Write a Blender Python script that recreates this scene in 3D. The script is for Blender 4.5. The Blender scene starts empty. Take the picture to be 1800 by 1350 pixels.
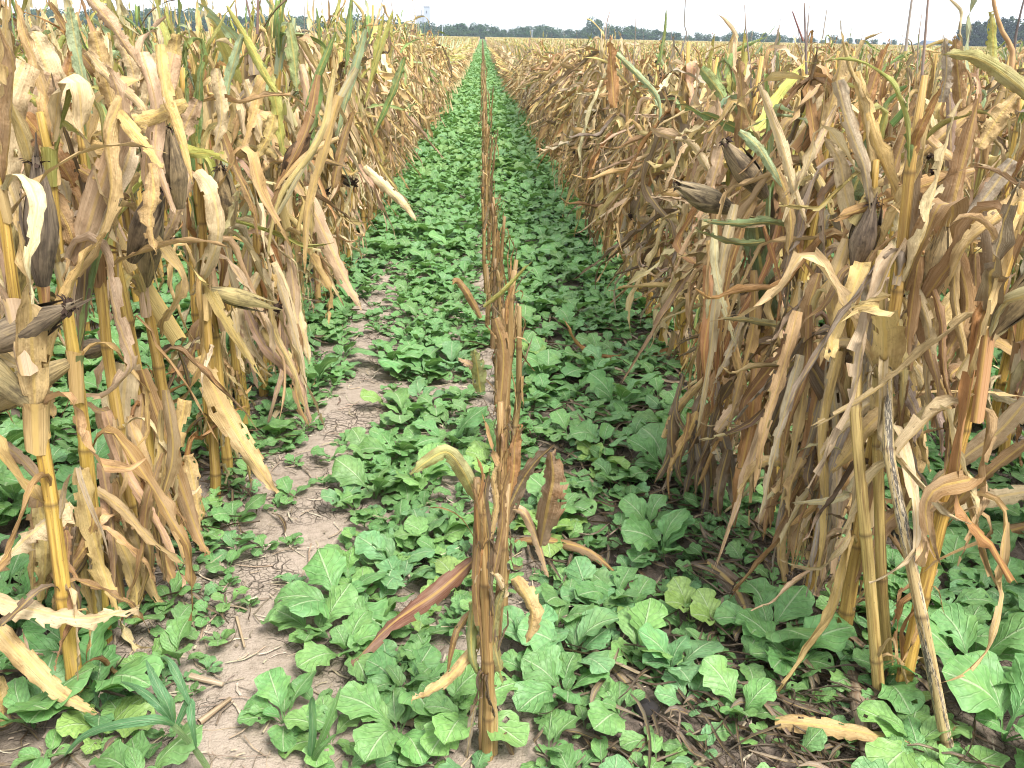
import bpy, math, random
from mathutils import Vector, Matrix, Euler
PI = math.pi
S = bpy.context.scene
COL = S.collection
R = random.Random(11)

# ------------------------------------------------------------------ camera, sky, sun, exposure
FPX, EYE = 1510.0, 1.10
rho = math.radians(1.1)
dv = Vector(((848-900)/FPX, (675-64)/FPX, 1.0)).normalized()      # the row direction (+Y), in right/up/forward
hd = Vector((math.cos(rho), -math.sin(rho), 0))
zc = hd.cross(dv).normalized()
if zc.y < 0: zc = -zc
yc = dv
xc = yc.cross(zc).normalized()
# handedness: right/up/forward is left handed, so take x so that it points right
if xc.x < 0: xc = -xc
RIGHT = Vector((xc.x, yc.x, zc.x)); UP = Vector((xc.y, yc.y, zc.y)); FWD = Vector((xc.z, yc.z, zc.z))
CAM = Vector((0, 0, EYE))
cam = bpy.data.cameras.new('camera'); camo = bpy.data.objects.new('camera', cam); COL.objects.link(camo)
cam.sensor_width = 36; cam.lens = FPX/1800*36; cam.clip_start = 0.02; cam.clip_end = 5000
M = Matrix((RIGHT, UP, -FWD)).transposed().to_4x4(); M.translation = CAM
camo.matrix_world = M
S.camera = camo

w = bpy.data.worlds.new('World'); S.world = w; w.use_nodes = True
nt = w.node_tree; nt.nodes.clear()
SUN_EL, SUN_AZ = math.radians(58), math.radians(138)     # azimuth clockwise from +Y (the rows' direction)
sky = nt.nodes.new('ShaderNodeTexSky'); sky.sky_type = 'NISHITA'; sky.sun_disc = False
sky.sun_elevation = SUN_EL; sky.sun_rotation = SUN_AZ
tc = nt.nodes.new('ShaderNodeTexCoord')
mp = nt.nodes.new('ShaderNodeMapping'); mp.inputs['Scale'].default_value = (1.2, 1.2, 4)
nz = nt.nodes.new('ShaderNodeTexNoise'); nz.inputs['Scale'].default_value = 2.2; nz.inputs['Detail'].default_value = 5
rp = nt.nodes.new('ShaderNodeMapRange'); rp.inputs[1].default_value = .3; rp.inputs[2].default_value = .6; rp.inputs[3].default_value = .74; rp.inputs[4].default_value = .99
mx = nt.nodes.new('ShaderNodeMix'); mx.data_type = 'RGBA'; mx.inputs[7].default_value = (6.6, 6.75, 7.0, 1)
bg = nt.nodes.new('ShaderNodeBackground'); bg.inputs['Strength'].default_value = 0.1
out = nt.nodes.new('ShaderNodeOutputWorld')
nt.links.new(tc.outputs['Generated'], mp.inputs['Vector']); nt.links.new(mp.outputs[0], nz.inputs['Vector'])
nt.links.new(nz.outputs['Fac'], rp.inputs[0]); nt.links.new(rp.outputs[0], mx.inputs[0])
nt.links.new(sky.outputs[0], mx.inputs[6]); nt.links.new(mx.outputs[2], bg.inputs['Color']); nt.links.new(bg.outputs[0], out.inputs['Surface'])

sl = bpy.data.lights.new('sun', 'SUN'); sl.energy = 2.4; sl.angle = math.radians(20); sl.color = (1, .96, .89)
so = bpy.data.objects.new('sun', sl); COL.objects.link(so)
sd = Vector((math.sin(SUN_AZ)*math.cos(SUN_EL), math.cos(SUN_AZ)*math.cos(SUN_EL), math.sin(SUN_EL)))
so.rotation_euler = sd.to_track_quat('Z', 'Y').to_euler(); so.location = (0, 0, 30)

S.view_settings.view_transform = 'Standard'; S.view_settings.look = 'None'
S.view_settings.exposure = 1.55; S.view_settings.gamma = 1; S.view_settings.use_curve_mapping = False
S.render.engine = 'CYCLES'
S.cycles.use_denoising = True; S.cycles.max_bounces = 5; S.cycles.diffuse_bounces = 1; S.cycles.glossy_bounces = 2
S.cycles.transmission_bounces = 2; S.cycles.volume_bounces = 0; S.cycles.caustics_reflective = False; S.cycles.caustics_refractive = False
try: S.cycles.denoising_prefilter = 'ACCURATE'; S.cycles.pixel_filter_type = 'BLACKMAN_HARRIS'; S.cycles.filter_width = 1.1
except Exception: pass

# ------------------------------------------------------------------ pixel <-> place
def ray(px, py): return RIGHT*((px-900)/FPX) + UP*((675-py)/FPX) + FWD
def at(px, py, Y):                       # the point of the upright plane y = Y seen at a pixel of the photograph
    r = ray(px, py); return CAM + r*(Y/r.y)
def on_ground(px, py, z=0.0):
    r = ray(px, py); return CAM + r*((z-EYE)/r.z)
def proj(p):
    d = Vector(p)-CAM; z = d.dot(FWD)
    if z < .05: return None
    return 900+FPX*d.dot(RIGHT)/z, 675-FPX*d.dot(UP)/z, z
def in_frame(p, m=0):
    q = proj(p)
    return q is not None and -m < q[0] < 1800+m and -m < q[1] < 1350+m

# ------------------------------------------------------------------ node helpers
class NT:
    def __init__(s, m): s.t = m.node_tree; s.t.nodes.clear()
    def n(s, typ, ins=None, **kw):
        x = s.t.nodes.new('ShaderNode'+typ)
        for k, v in kw.items(): setattr(x, k, v)
        for k, v in (ins or {}).items(): s.set(x.inputs[k], v)
        return x
    def set(s, sock, v):
        if isinstance(v, bpy.types.NodeSocket): s.t.links.new(v, sock)
        else: sock.default_value = v
    def math(s, op, a, b=None, c=None, clamp=False):
        x = s.t.nodes.new('ShaderNodeMath'); x.operation = op; x.use_clamp = clamp
        s.set(x.inputs[0], a)
        if b is not None: s.set(x.inputs[1], b)
        if c is not None: s.set(x.inputs[2], c)
        return x.outputs[0]
    def mix(s, f, a, b, mode='MIX'):
        x = s.t.nodes.new('ShaderNodeMix'); x.data_type = 'RGBA'; x.blend_type = mode
        s.set(x.inputs[0], f); s.set(x.inputs[6], a); s.set(x.inputs[7], b); return x.outputs[2]
    def rng(s, v, a, b, c=0.0, d=1.0):
        x = s.t.nodes.new('ShaderNodeMapRange'); s.set(x.inputs[0], v)
        for i, k in enumerate((a, b, c, d)): x.inputs[i+1].default_value = k
        return x.outputs[0]
    def vec(s, x, y, z):
        q = s.t.nodes.new('ShaderNodeCombineXYZ'); s.set(q.inputs[0], x); s.set(q.inputs[1], y); s.set(q.inputs[2], z); return q.outputs[0]
    def noise(s, v, sc, det=2, rough=.5, dist=0):
        x = s.n('TexNoise', {'Vector': v, 'Scale': sc, 'Detail': det, 'Roughness': rough, 'Distortion': dist}); return x.outputs['Fac']
    def out(s, sh): s.t.links.new(sh, s.n('OutputMaterial').inputs['Surface'])
def mat(name):
    m = bpy.data.materials.new(name); m.use_nodes = True; return m, NT(m)
def source(N, attr):
    oi = N.n('ObjectInfo')
    if attr: c = N.n('Attribute', attribute_name='Col').outputs['Color']
    else: c = oi.outputs['Color']
    return c, oi.outputs['Random']
def uvs(N):
    x = N.n('SeparateXYZ', {0: N.n('UVMap', uv_map='UVMap').outputs[0]}); return x.outputs[0], x.outputs[1]

def leaf_mat(name, attr):
    m, N = mat(name); c, rnd = source(N, attr); u, v = uvs(N)
    r10 = N.math('MULTIPLY', rnd, 37.0)
    stripe = N.noise(N.vec(N.math('MULTIPLY_ADD', u, 34.0, r10), N.math('MULTIPLY', v, 2.2), r10), 1.0, 2)
    fine = N.noise(N.vec(N.math('MULTIPLY_ADD', u, 90.0, r10), N.math('MULTIPLY', v, 3.0), 0.0), 1.0, 1)
    blot = N.noise(N.vec(N.math('MULTIPLY_ADD', u, 1.7, r10), N.math('MULTIPLY_ADD', v, 6.0, r10), r10), 1.0, 4, .65)
    speck = N.noise(N.vec(N.math('MULTIPLY_ADD', u, 16.0, r10), N.math('MULTIPLY_ADD', v, 48.0, r10), 3.0), 1.0, 1)
    d = N.math('ABSOLUTE', N.math('SUBTRACT', u, .5))
    rib = N.rng(d, .035, .075, 1, 0)
    edge = N.rng(N.math('ADD', d, N.math('MULTIPLY', N.math('SUBTRACT', blot, .5), .35)), .40, .52)
    col = N.mix(N.rng(stripe, .35, .68), N.mix(.20, c, (.06, .035, .018, 1)), N.mix(.14, c, (.80, .66, .46, 1)))
    col = N.mix(N.math('MULTIPLY', N.rng(fine, .5, .75), .18), col, (.74, .60, .40, 1))
    brown = N.mix(.75, c, (.16, .08, .03, 1))
    col = N.mix(N.math('MULTIPLY', N.rng(blot, .48, .68), .8), col, brown)
    col = N.mix(N.math('MULTIPLY', edge, .5), col, brown)
    big = N.noise(N.vec(N.math('MULTIPLY_ADD', u, .8, r10), N.math('MULTIPLY_ADD', v, 2.2, r10), 7.0), 1.0, 3, .6)
    col = N.mix(N.math('MULTIPLY', N.rng(big, .52, .66), .35), col, N.mix(.55, c, (.72, .58, .42, 1)))
    col = N.mix(N.math('MULTIPLY', N.rng(big, .46, .34), .35), col, N.mix(.6, c, (.33, .18, .07, 1)))
    col = N.mix(N.math('MULTIPLY', N.rng(speck, .70, .76), .6), col, (.06, .035, .02, 1))
    col = N.mix(N.math('MULTIPLY', rib, .75), col, N.mix(.6, c, (.66, .46, .13, 1)))
    crum = N.noise(N.vec(N.math('MULTIPLY_ADD', u, 3.0, r10), N.math('MULTIPLY_ADD', v, 13.0, r10), 1.0), 1.0, 3, .6)
    hgt = N.math('ADD', N.math('MULTIPLY_ADD', crum, 1.6, N.math('MULTIPLY', stripe, .6)), N.math('ADD', N.math('MULTIPLY', fine, .3), N.math('MULTIPLY', blot, .8)))
    bump = N.n('Bump', {'Height': hgt, 'Strength': .8, 'Distance': .004})
    p = N.n('BsdfPrincipled', {'Base Color': col, 'Roughness': .62, 'Specular IOR Level': .25, 'Normal': bump.outputs[0]})
    t = N.n('BsdfTranslucent', {'Color': N.mix(.3, col, (.5, .33, .12, 1))})
    x = N.n('MixShader', {0: .15, 1: p.outputs[0], 2: t.outputs[0]}); N.out(x.outputs[0]); return m

def stalk_mat(name, attr, mould=False):
    m, N = mat(name); c, rnd = source(N, attr); u, v = uvs(N)
    r10 = N.math('MULTIPLY', rnd, 53.0)
    node = N.n('Attribute', attribute_name='node').outputs['Fac']
    ca = N.math('COSINE', N.math('MULTIPLY', u, 2*PI)); sa = N.math('SINE', N.math('MULTIPLY', u, 2*PI))
    st = N.noise(N.vec(N.math('MULTIPLY_ADD', ca, 3.5, r10), N.math('MULTIPLY', sa, 3.5), N.math('MULTIPLY', v, 9.0)), 1.0, 3)
    bl = N.noise(N.vec(N.math('MULTIPLY_ADD', ca, 1.6, r10), N.math('MULTIPLY_ADD', sa, 1.6, r10), N.math('MULTIPLY', v, 5.5)), 1.0, 4, .7)
    sp = N.noise(N.vec(N.math('MULTIPLY_ADD', ca, 6.0, r10), N.math('MULTIPLY', sa, 6.0), N.math('MULTIPLY', v, 260.0)), 1.0, 2)
    col = N.mix(N.rng(st, .35, .7), N.mix(.4, c, (.10, .05, .015, 1)), N.mix(.18, c, (.75, .62, .32, 1)))
    col = N.mix(N.math('MULTIPLY', N.rng(bl, .46, .66), .85), col, (.17, .09, .035, 1))
    col = N.mix(N.math('MULTIPLY', N.rng(bl, .46, .30), .6), col, (.50, .33, .17, 1))
    col = N.mix(N.math('MULTIPLY', N.rng(sp, .66, .72), .5), col, (.05, .035, .025, 1))
    if mould:
        pat = N.noise(N.vec(N.math('MULTIPLY_ADD', ca, 1.3, 4.0), N.math('MULTIPLY', sa, 1.3), N.math('MULTIPLY', v, 7.0)), 1.0, 3, .6)
        spot = N.noise(N.vec(N.math('MULTIPLY', ca, 5.0), N.math('MULTIPLY', sa, 5.0), N.math('MULTIPLY', v, 90.0)), 1.0, 3, .7)
        col = N.mix(N.math('MULTIPLY', N.rng(pat, .50, .56), .5), col, (.62, .56, .46, 1))
        col = N.mix(N.math('MULTIPLY', N.rng(N.math('ADD', spot, N.math('MULTIPLY', N.math('SUBTRACT', pat, .5), 1.2)), .52, .62), .85), col, (.035, .03, .028, 1))
    col = N.mix(N.math('MULTIPLY', N.rng(node, .45, 1), .7), col, (.09, .05, .026, 1))
    bump = N.n('Bump', {'Height': N.math('ADD', st, N.math('MULTIPLY', bl, .5)), 'Strength': .5, 'Distance': .002})
    p = N.n('BsdfPrincipled', {'Base Color': col, 'Roughness': .5, 'Specular IOR Level': .3, 'Normal': bump.outputs[0]}); N.out(p.outputs[0]); return m

def husk_mat(name, attr):
    m, N = mat(name); c, rnd = source(N, attr); u, v = uvs(N)
    r10 = N.math('MULTIPLY', rnd, 71.0)
    st = N.noise(N.vec(N.math('MULTIPLY_ADD', u, 22.0, r10), N.math('MULTIPLY', v, 2.2), r10), 1.0, 4, .7)
    bl = N.noise(N.vec(N.math('MULTIPLY_ADD', u, 2.5, r10), N.math('MULTIPLY_ADD', v, 2.5, r10), 0.0), 1.0, 4, .65)
    col = N.mix(N.rng(st, .38, .62), N.mix(.45, c, (.02, .016, .014, 1)), N.mix(.2, c, (.55, .42, .24, 1)))
    col = N.mix(N.math('MULTIPLY', N.rng(bl, .47, .62), .8), col, (.05, .038, .03, 1))
    col = N.mix(N.math('MULTIPLY', N.rng(bl, .40, .28), .7), col, (.45, .33, .13, 1))
    bump = N.n('Bump', {'Height': st, 'Strength': .7, 'Distance': .003})
    p = N.n('BsdfPrincipled', {'Base Color': col, 'Roughness': .65, 'Specular IOR Level': .2, 'Normal': bump.outputs[0]}); N.out(p.outputs[0]); return m

def green_mat(name, attr):
    m, N = mat(name); c, rnd = source(N, attr); u, v = uvs(N)
    r10 = N.math('MULTIPLY', rnd, 29.0)
    d = N.math('ABSOLUTE', N.math('SUBTRACT', u, .5))
    rib = N.math('MULTIPLY', N.rng(d, .012, .035, 1, 0), 1.0)
    ph = N.math('FRACT', N.math('MULTIPLY_ADD', N.math('SUBTRACT', v, N.math('MULTIPLY', d, .55)), 8.0, N.math('MULTIPLY', N.noise(N.vec(u, v, r10), 5.0, 2), .8)))
    vd = N.math('ABSOLUTE', N.math('SUBTRACT', ph, .5))
    vein = N.math('MULTIPLY', N.rng(vd, .04, .12, 1, 0), N.rng(v, .2, .35))
    quilt = N.noise(N.vec(N.math('MULTIPLY_ADD', u, 9.0, r10), N.math('MULTIPLY', v, 16.0), r10), 1.0, 2)
    bl = N.noise(N.vec(N.math('MULTIPLY_ADD', u, 2.0, r10), N.math('MULTIPLY', v, 3.0), r10), 1.0, 3)
    col = N.mix(N.rng(quilt, .3, .7), N.mix(.35, c, (.02, .06, .015, 1)), N.mix(.12, c, (.40, .60, .25, 1)))
    col = N.mix(N.math('MULTIPLY', N.rng(bl, .5, .75), .45), col, N.mix(.5, c, (.30, .42, .08, 1)))
    col = N.mix(N.math('MULTIPLY', vein, .22), col, (.40, .55, .28, 1))
    col = N.mix(N.math('MULTIPLY', rib, .6), col, (.50, .62, .36, 1))
    h = N.math('SUBTRACT', N.math('MULTIPLY', quilt, .9), N.math('ADD', N.math('MULTIPLY', vein, .55), N.math('MULTIPLY', rib, .7)))
    bump = N.n('Bump', {'Height': h, 'Strength': .75, 'Distance': .003})
    p = N.n('BsdfPrincipled', {'Base Color': col, 'Roughness': .46, 'Specular IOR Level': .42, 'Normal': bump.outputs[0]})
    t = N.n('BsdfTranslucent', {'Color': N.mix(.4, col, (.25, .5, .05, 1))})
    x = N.n('MixShader', {0: .25, 1: p.outputs[0], 2: t.outputs[0]}); N.out(x.outputs[0]); return m

def plain_mat(name, attr=False, color=None, rough=.8, sc=30, var=.4):
    m, N = mat(name)
    if color is None: c, _ = source(N, attr)
    else: c = tuple(color)+(1,)
    tcn = N.n('TexCoord')
    n = N.noise(tcn.outputs['Object'], sc, 4, .6)
    dk = N.mix(var, c, (.02, .015, .01, 1))
    col = N.mix(N.rng(n, .35, .65), dk, c)
    p = N.n('BsdfPrincipled', {'Base Color': col, 'Roughness': rough, 'Specular IOR Level': .2}); N.out(p.outputs[0]); return m

LEAF = leaf_mat('dry_leaf', False); LEAFA = leaf_mat('dry_leaf_mass', True)
MOULDY = stalk_mat('mouldy_stalk', False, True); STALK = stalk_mat('stalk', False); STALKA = stalk_mat('stalk_mass', True)
HUSK = husk_mat('husk', False); HUSKA = husk_mat('husk_mass', True)
SILK = plain_mat('silk', color=(.045, .026, .018), sc=80); 
GREEN = green_mat('radish_leaf', False); GREENA = green_mat('radish_leaf_mass', True)
STRAW = plain_mat('straw', True, rough=.85, sc=60, var=.5)
TASSEL = plain_mat('tassel', False, rough=.8, sc=40)
MASS = {'leaf': LEAFA, 'stalk': STALKA, 'husk': HUSKA, 'silk': SILK, 'green': GREENA, 'tassel': STRAW}
SOLO = {'leaf': LEAF, 'stalk': STALK, 'husk': HUSK, 'silk': SILK, 'green': GREEN, 'tassel': TASSEL}

# ------------------------------------------------------------------ mesh helpers
class MB:
    def __init__(s): s.v = []; s.f = []; s.uv = []; s.node = []; s.col = []; s.mi = []
    def vert(s, p, u=0., v=0., node=0., col=(1, 1, 1)):
        s.v.append(tuple(p)); s.uv.append((u, v)); s.node.append(node); s.col.append(col); return len(s.v)-1
    def face(s, *ix, mi=0): s.f.append(ix); s.mi.append(mi)
    def grid(s, rows, close=False, mi=0):
        for a, b in zip(rows, rows[1:]):
            n = len(a)
            for j in range(n if close else n-1): s.face(a[j], a[(j+1) % n], b[(j+1) % n], b[j], mi=mi)
    def add(s, o, m, col=None, mi=0):
        k = len(s.v)
        for i, p in enumerate(o.v):
            s.v.append(tuple(m @ Vector(p)))
        s.uv += o.uv; s.node += o.node; s.col += ([col]*len(o.v) if col else o.col)
        s.f += [tuple(i+k for i in f) for f in o.f]; s.mi += [mi]*len(o.f)
    def mesh(s, name, mats, smooth=True):
        me = bpy.data.meshes.new(name); me.from_pydata(s.v, [], s.f)
        if not isinstance(mats, (list, tuple)): mats = [mats]
        for m in mats: me.materials.append(m)
        if len(mats) > 1: me.polygons.foreach_set('material_index', s.mi)
        l = me.uv_layers.new(name='UVMap'); li = [0]*len(me.loops); me.loops.foreach_get('vertex_index', li)
        buf = []
        for i in li: buf.extend(s.uv[i])
        l.data.foreach_set('uv', buf)
        a = me.attributes.new('node', 'FLOAT', 'POINT'); a.data.foreach_set('value', s.node)
        c = me.attributes.new('Col', 'FLOAT_COLOR', 'POINT'); buf = []
        for q in s.col: buf.extend((q[0], q[1], q[2], 1))
        c.data.foreach_set('color', buf)
        if smooth: me.polygons.foreach_set('use_smooth', [True]*len(s.f))
        me.update(); return me
def link(name, data, parent=None, mw=None, color=None):
    o = bpy.data.objects.new(name, data); COL.objects.link(o)
    if parent: o.parent = parent
    if mw is not None: o.matrix_local = mw
    if color: o.color = (*color, 1)
    return o
def tag(o, label, cat, group=None, kind=None):
    if label: o['label'] = label
    if cat: o['category'] = cat
    if group: o['group'] = group
    if kind: o['kind'] = kind
    return o
def empty(name, loc, rotz=0):
    o = bpy.data.objects.new(name, None); COL.objects.link(o); o.location = loc; o.rotation_euler = (0, 0, rotz); o.empty_display_size = .05; return o
def lerp(a, b, t): return a+(b-a)*t
def sm(a, b, x):
    t = max(0, min(1, (x-a)/(b-a))); return t*t*(3-2*t)
def jit(rng, c, a=.12):
    k = 1+rng.uniform(-a, a); return tuple(max(.005, x*k*(1+rng.uniform(-a*.4, a*.4))) for x in c)

# ------------------------------------------------------------------ corn leaf shapes
def blade(rng, L, W, theta, nseg, nac, roll=.5, fold=.1, ruff=.1, twist=0., drift=0., cut=0., r0=.012, sheath=0., teeth=True):
    """A corn leaf: leaves the stalk at the origin, runs out along +X, bends down by theta(s)."""
    b = MB()
    if sheath > 0:
        rows = []
        n = 7 if nac > 3 else 5
        for k, z in enumerate((-sheath, -sheath*.5, 0.0, .012)):
            rr = (.0135, .0148, .0150, .0175)[k]
            rows.append([b.vert((rr*math.cos(a), rr*math.sin(a), z+(.004*rng.uniform(-1, 1))), j/(n-1), .02*k)
                         for j in range(n) for a in [lerp(-2.5, 2.5, j/(n-1))]])
        b.grid(rows)
    p = Vector((r0, 0, 0)); rows = []
    ph = [rng.uniform(0, 6.28) for _ in range(4)]; fr = rng.uniform(2.5, 5.5)
    ds = L/nseg; az = 0; wob = rng.uniform(.1, .35)
    bends = [(rng.uniform(.2, .95), rng.gauss(0, .55), rng.gauss(0, .9), rng.gauss(0, .5)) for _ in range(rng.randint(1, 4))]
    for i in range(nseg+1):
        s = i/nseg; th = theta(s); az = drift*s*s + wob*.5*math.sin(s*5+ph[3])*s; btw = 0
        for b0, b1, b2, b3 in bends:
            q = sm(b0-.05, b0+.05, s); th += b1*q; btw += b2*q; az += b3*q
        T = Vector((math.sin(th)*math.cos(az), math.sin(th)*math.sin(az), math.cos(th)))
        B = Vector((-math.sin(az), math.cos(az), 0)); Nn = T.cross(B)
        tw = twist*s + wob*math.sin(s*6+ph[2])*s + btw
        B2 = B*math.cos(tw)+Nn*math.sin(tw); N2 = T.cross(B2)
        wd = W*.5*min(1, .45+s*3.2)*max(0.02, (1-max(0, (s-.25)/.75)**2.2))**.85
        if cut and s > 1-1e-6: wd = max(wd, W*.5*cut)
        if cut: wd = max(wd, W*.5*cut*(.9+.1*rng.random()))
        row = []
        for j in range(nac):
            a = lerp(-1, 1, j/(nac-1))
            rl = max(.05, roll*(1+.3*math.sin(s*7+ph[1])))
            lat = wd*math.sin(a*rl)/rl*(1 if not (cut and i == nseg) else 1)
            off = wd*(1-math.cos(a*rl))/rl + abs(a)*wd*fold
            off += W*ruff*a*a*(math.sin(fr*s*6.28+(ph[0] if a < 0 else ph[1]))+.5*math.sin(fr*2.3*s*6.28+ph[2]*(2 if a < 0 else 3)))
            q = p + B2*lat*(1+rng.uniform(-.13, .10)*abs(a)) + N2*(off+W*.05*rng.uniform(-1, 1))
            if cut and i == nseg: q = q + T*rng.uniform(-.02, .02)*(1 if teeth else 0)
            row.append(b.vert(q, (a+1)/2, .1+s*.9))
        rows.append(row); p = p + T*ds
    for i in range(nseg):
        for j in range(nac-1):
            if nac > 3 and j in (0, nac-2) and i > 3 and rng.random() < .10: continue          # torn edge
            if nac > 3 and i > nseg*.82 and rng.random() < .13: continue                       # split end
            b.face(rows[i][j], rows[i][j+1], rows[i+1][j+1], rows[i+1][j])
    return b

def th_hang(rng):
    t0, e, k = rng.uniform(.3, .7), rng.uniform(2.55, 3.05), rng.uniform(.08, .2); f = rng.uniform(.1, .3); ph = rng.uniform(0, 6)
    return lambda s: lerp(t0, e, sm(0, k*1.6, s)) + f*math.sin(s*6+ph)*s
def th_kink(rng):
    t0, e, k = rng.uniform(.15, .55), rng.uniform(2.3, 3.0), rng.uniform(.25, .55); f = rng.uniform(.05, .25); ph = rng.uniform(0, 6)
    return lambda s: lerp(t0, e, sm(k-.06, k+.07, s)) + .25*s + f*math.sin(s*7+ph)*s
def th_arch(rng):
    t0, e = rng.uniform(.25, .6), rng.uniform(1.6, 2.7)
    return lambda s: lerp(t0, e, s**1.3)
def th_up(rng):
    t0, e = rng.uniform(.05, .4), rng.uniform(.15, .75)
    return lambda s: lerp(t0, e, s)
LEAVES = {}; LEAVESLO = {}
def make_leaves(rng, store, nseg, nac, n):
    for key, fn in (('hang', th_hang), ('kink', th_kink), ('arch', th_arch), ('up', th_up)):
        store[key] = []
        for i in range(n):
            L = rng.uniform(.25, .46); W = rng.uniform(.020, .046)
            curl = rng.random() < .5
            store[key].append(blade(rng, L, W*(.85 if curl else 1), fn(rng), nseg, nac,
                roll=rng.uniform(1.1, 2.8) if curl else rng.uniform(.15, .7), fold=rng.uniform(0, .25), ruff=rng.uniform(.07, .2),
                twist=rng.uniform(-2.4, 2.4) if key in ('hang', 'kink') else rng.uniform(-1.2, 1.2), drift=rng.uniform(-.9, .9),
                cut=(rng.uniform(.35, .8) if rng.random() < .3 else 0), sheath=(rng.uniform(.05, .1) if key != 'up' else .06) if i % 2 else 0))
make_leaves(random.Random(5), LEAVES, 22, 5, 34)
def shred(rng, n):
    return blade(rng, rng.uniform(.10, .28), rng.uniform(.006, .016), th_hang(rng) if rng.random() < .7 else th_arch(rng), n, 3, roll=rng.uniform(.3, 2.2), ruff=.2, twist=rng.uniform(-3, 3), drift=rng.uniform(-1.5, 1.5), r0=.011)
LEAVES['shred'] = [shred(random.Random(60+i), 10) for i in range(16)]
make_leaves(random.Random(6), LEAVESLO, 6, 3, 7); LEAVESLO['shred'] = [shred(random.Random(90+i), 5) for i in range(6)]

# ------------------------------------------------------------------ stalks, ears, tassels
def tube(b, pts, rad, ns, nodes=None, v0=0.):
    rows = []; L = v0
    for i, p in enumerate(pts):
        p = Vector(p); t = (Vector(pts[min(i+1, len(pts)-1)])-Vector(pts[max(i-1, 0)])).normalized()
        s = t.cross(Vector((0.3, 1, .1))).normalized(); q = t.cross(s)
        if i: L += (p-Vector(pts[i-1])).length
        rows.append([b.vert(p+(s*math.cos(a)+q*math.sin(a))*rad[i], j/ns, L, nodes[i] if nodes else 0) for j in range(ns) for a in [2*PI*j/ns]])
    b.grid(rows, True); c = b.vert(pts[-1], .5, L)
    for j in range(ns): b.face(rows[-1][j], rows[-1][(j+1) % ns], c)
def stalk_path(rng, ctrl, r_lo, r_hi, gap=.14, ns=9):
    """Jointed stalk through control points; returns shape and the joints (height share, place, tangent)."""
    b = MB(); P = [Vector(c) for c in ctrl]
    seg = [(P[i+1]-P[i]).length for i in range(len(P)-1)]; tot = sum(seg)
    def pos(s):
        s = max(0, min(tot, s))
        for i, l in enumerate(seg):
            if s <= l or i == len(seg)-1: return P[i].lerp(P[i+1], s/l)
            s -= l
    ts = []; s = rng.uniform(.05, .11); g = gap*.95
    while s < tot-.02: ts.append(s); s += g*rng.uniform(.88, 1.12); g = min(gap*1.15, g*1.1)
    pts = []; rad = []; nod = []; joints = []
    zz = [Vector((rng.uniform(-1, 1), rng.uniform(-1, 1), 0))*.0035 for _ in range(len(ts)+2)]
    def put(s, k, rr, nd, seg_i):
        f = s/tot; pts.append(pos(s)+zz[seg_i]*(1 if 0 < f < 1 else 0)); rad.append(lerp(r_lo, r_hi, f**1.2)*rr); nod.append(nd)
    put(0, 0, 1.05, 0, 0)
    for i, s in enumerate(ts):
        put(s-.012, 0, .98, .0, i+1); put(s-.0022, 0, 1.06, .6, i+1); put(s+.0022, 0, 1.08, 1, i+1); put(s+.011, 0, .96, .15, i+1)
        e = pos(s+.01)-pos(s-.01); joints.append((s/tot, pts[-2].copy(), e.normalized()))
    put(tot, 0, .8, .2, len(ts)+1)
    tube(b, pts, rad, ns, nod); return b, joints, tot
STALKS = []; STALKSLO = []
for i in range(14):
    h = R.uniform(.84, .98); k = [R.uniform(-.03, .03) for _ in range(4)]
    ctrl = [(0, 0, -.02), (k[0]*.5, k[1]*.5, h*.5), (k[0]+k[2], k[1]+k[3], h)]
    STALKS.append(stalk_path(R, ctrl, .0145, .0065))
for i in range(4):
    h = R.uniform(.84, .98); STALKSLO.append(stalk_path(R, [(0, 0, -.02), (R.uniform(-.03, .03), R.uniform(-.03, .03), h)], .0145, .0065, gap=.3, ns=4))

def ep(t): return ((t+.08)/.50)**.6 if t < .42 else max(.02, 1-((t-.42)/.60)**1.7)
def ear_shape(rng, L=.17, Rr=.024, ns=10, nr=9, flaps=4):
    b = MB(); rows = []
    for i in range(nr):
        t = i/(nr-1); r = Rr*ep(t)
        if i == nr-1: r = .004
        rows.append([b.vert((r*math.cos(a)*(1+.06*math.sin(3*a+t*4)), r*math.sin(a), t*L), 1.3*j/ns, t) for j in range(ns) for a in [2*PI*j/ns]])
    b.grid(rows, True)
    for k in range(flaps):                                   # loose outer husk leaves
        a0 = k*2*PI/flaps+rng.uniform(-.4, .4); e = rng.uniform(.8, 1.25); op = rng.uniform(0, .012); rows = []
        for i in range(7):
            t = i/6; r = Rr*ep(min(1, t*e))+.0025+op*t*t; hw = .95*(1-t**1.7)+.04
            if t*e > .95: r = max(.004+op, r*.7)
            rows.append([b.vert((r*math.cos(a0+hw*q), r*math.sin(a0+hw*q), t*L*e*.98), .15*k+.4*(q+1)/2, t) for q in (-1, -.5, 0, .5, 1)])
        b.grid(rows)
    return b
def silk_shape(rng):
    b = MB()
    for k in range(16):
        a = rng.uniform(0, 6.28); sp = rng.uniform(.1, .5); p = Vector((.004*math.cos(a), .004*math.sin(a), -.012)); rows = []
        d = Vector((math.cos(a)*sp, math.sin(a)*sp, 1)).normalized(); sd_ = d.cross(Vector((.2, .1, 1))).normalized()
        for i in range(5):
            w_ = .0055*(1-i/7)
            rows.append([b.vert(p-sd_*w_), b.vert(p+sd_*w_)]); p = p+d*rng.uniform(.004, .009)
            d = (d+Vector((rng.uniform(-.5, .5), rng.uniform(-.6, .6), -.55))).normalized()
        b.grid(rows)
    return b
EARS = [ear_shape(R, R.uniform(.13, .18), R.uniform(.016, .021)) for _ in range(8)]
SILKS = [silk_shape(R) for _ in range(4)]
EARLO = [ear_shape(R, .16, .024, 6, 5, 0)]
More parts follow.
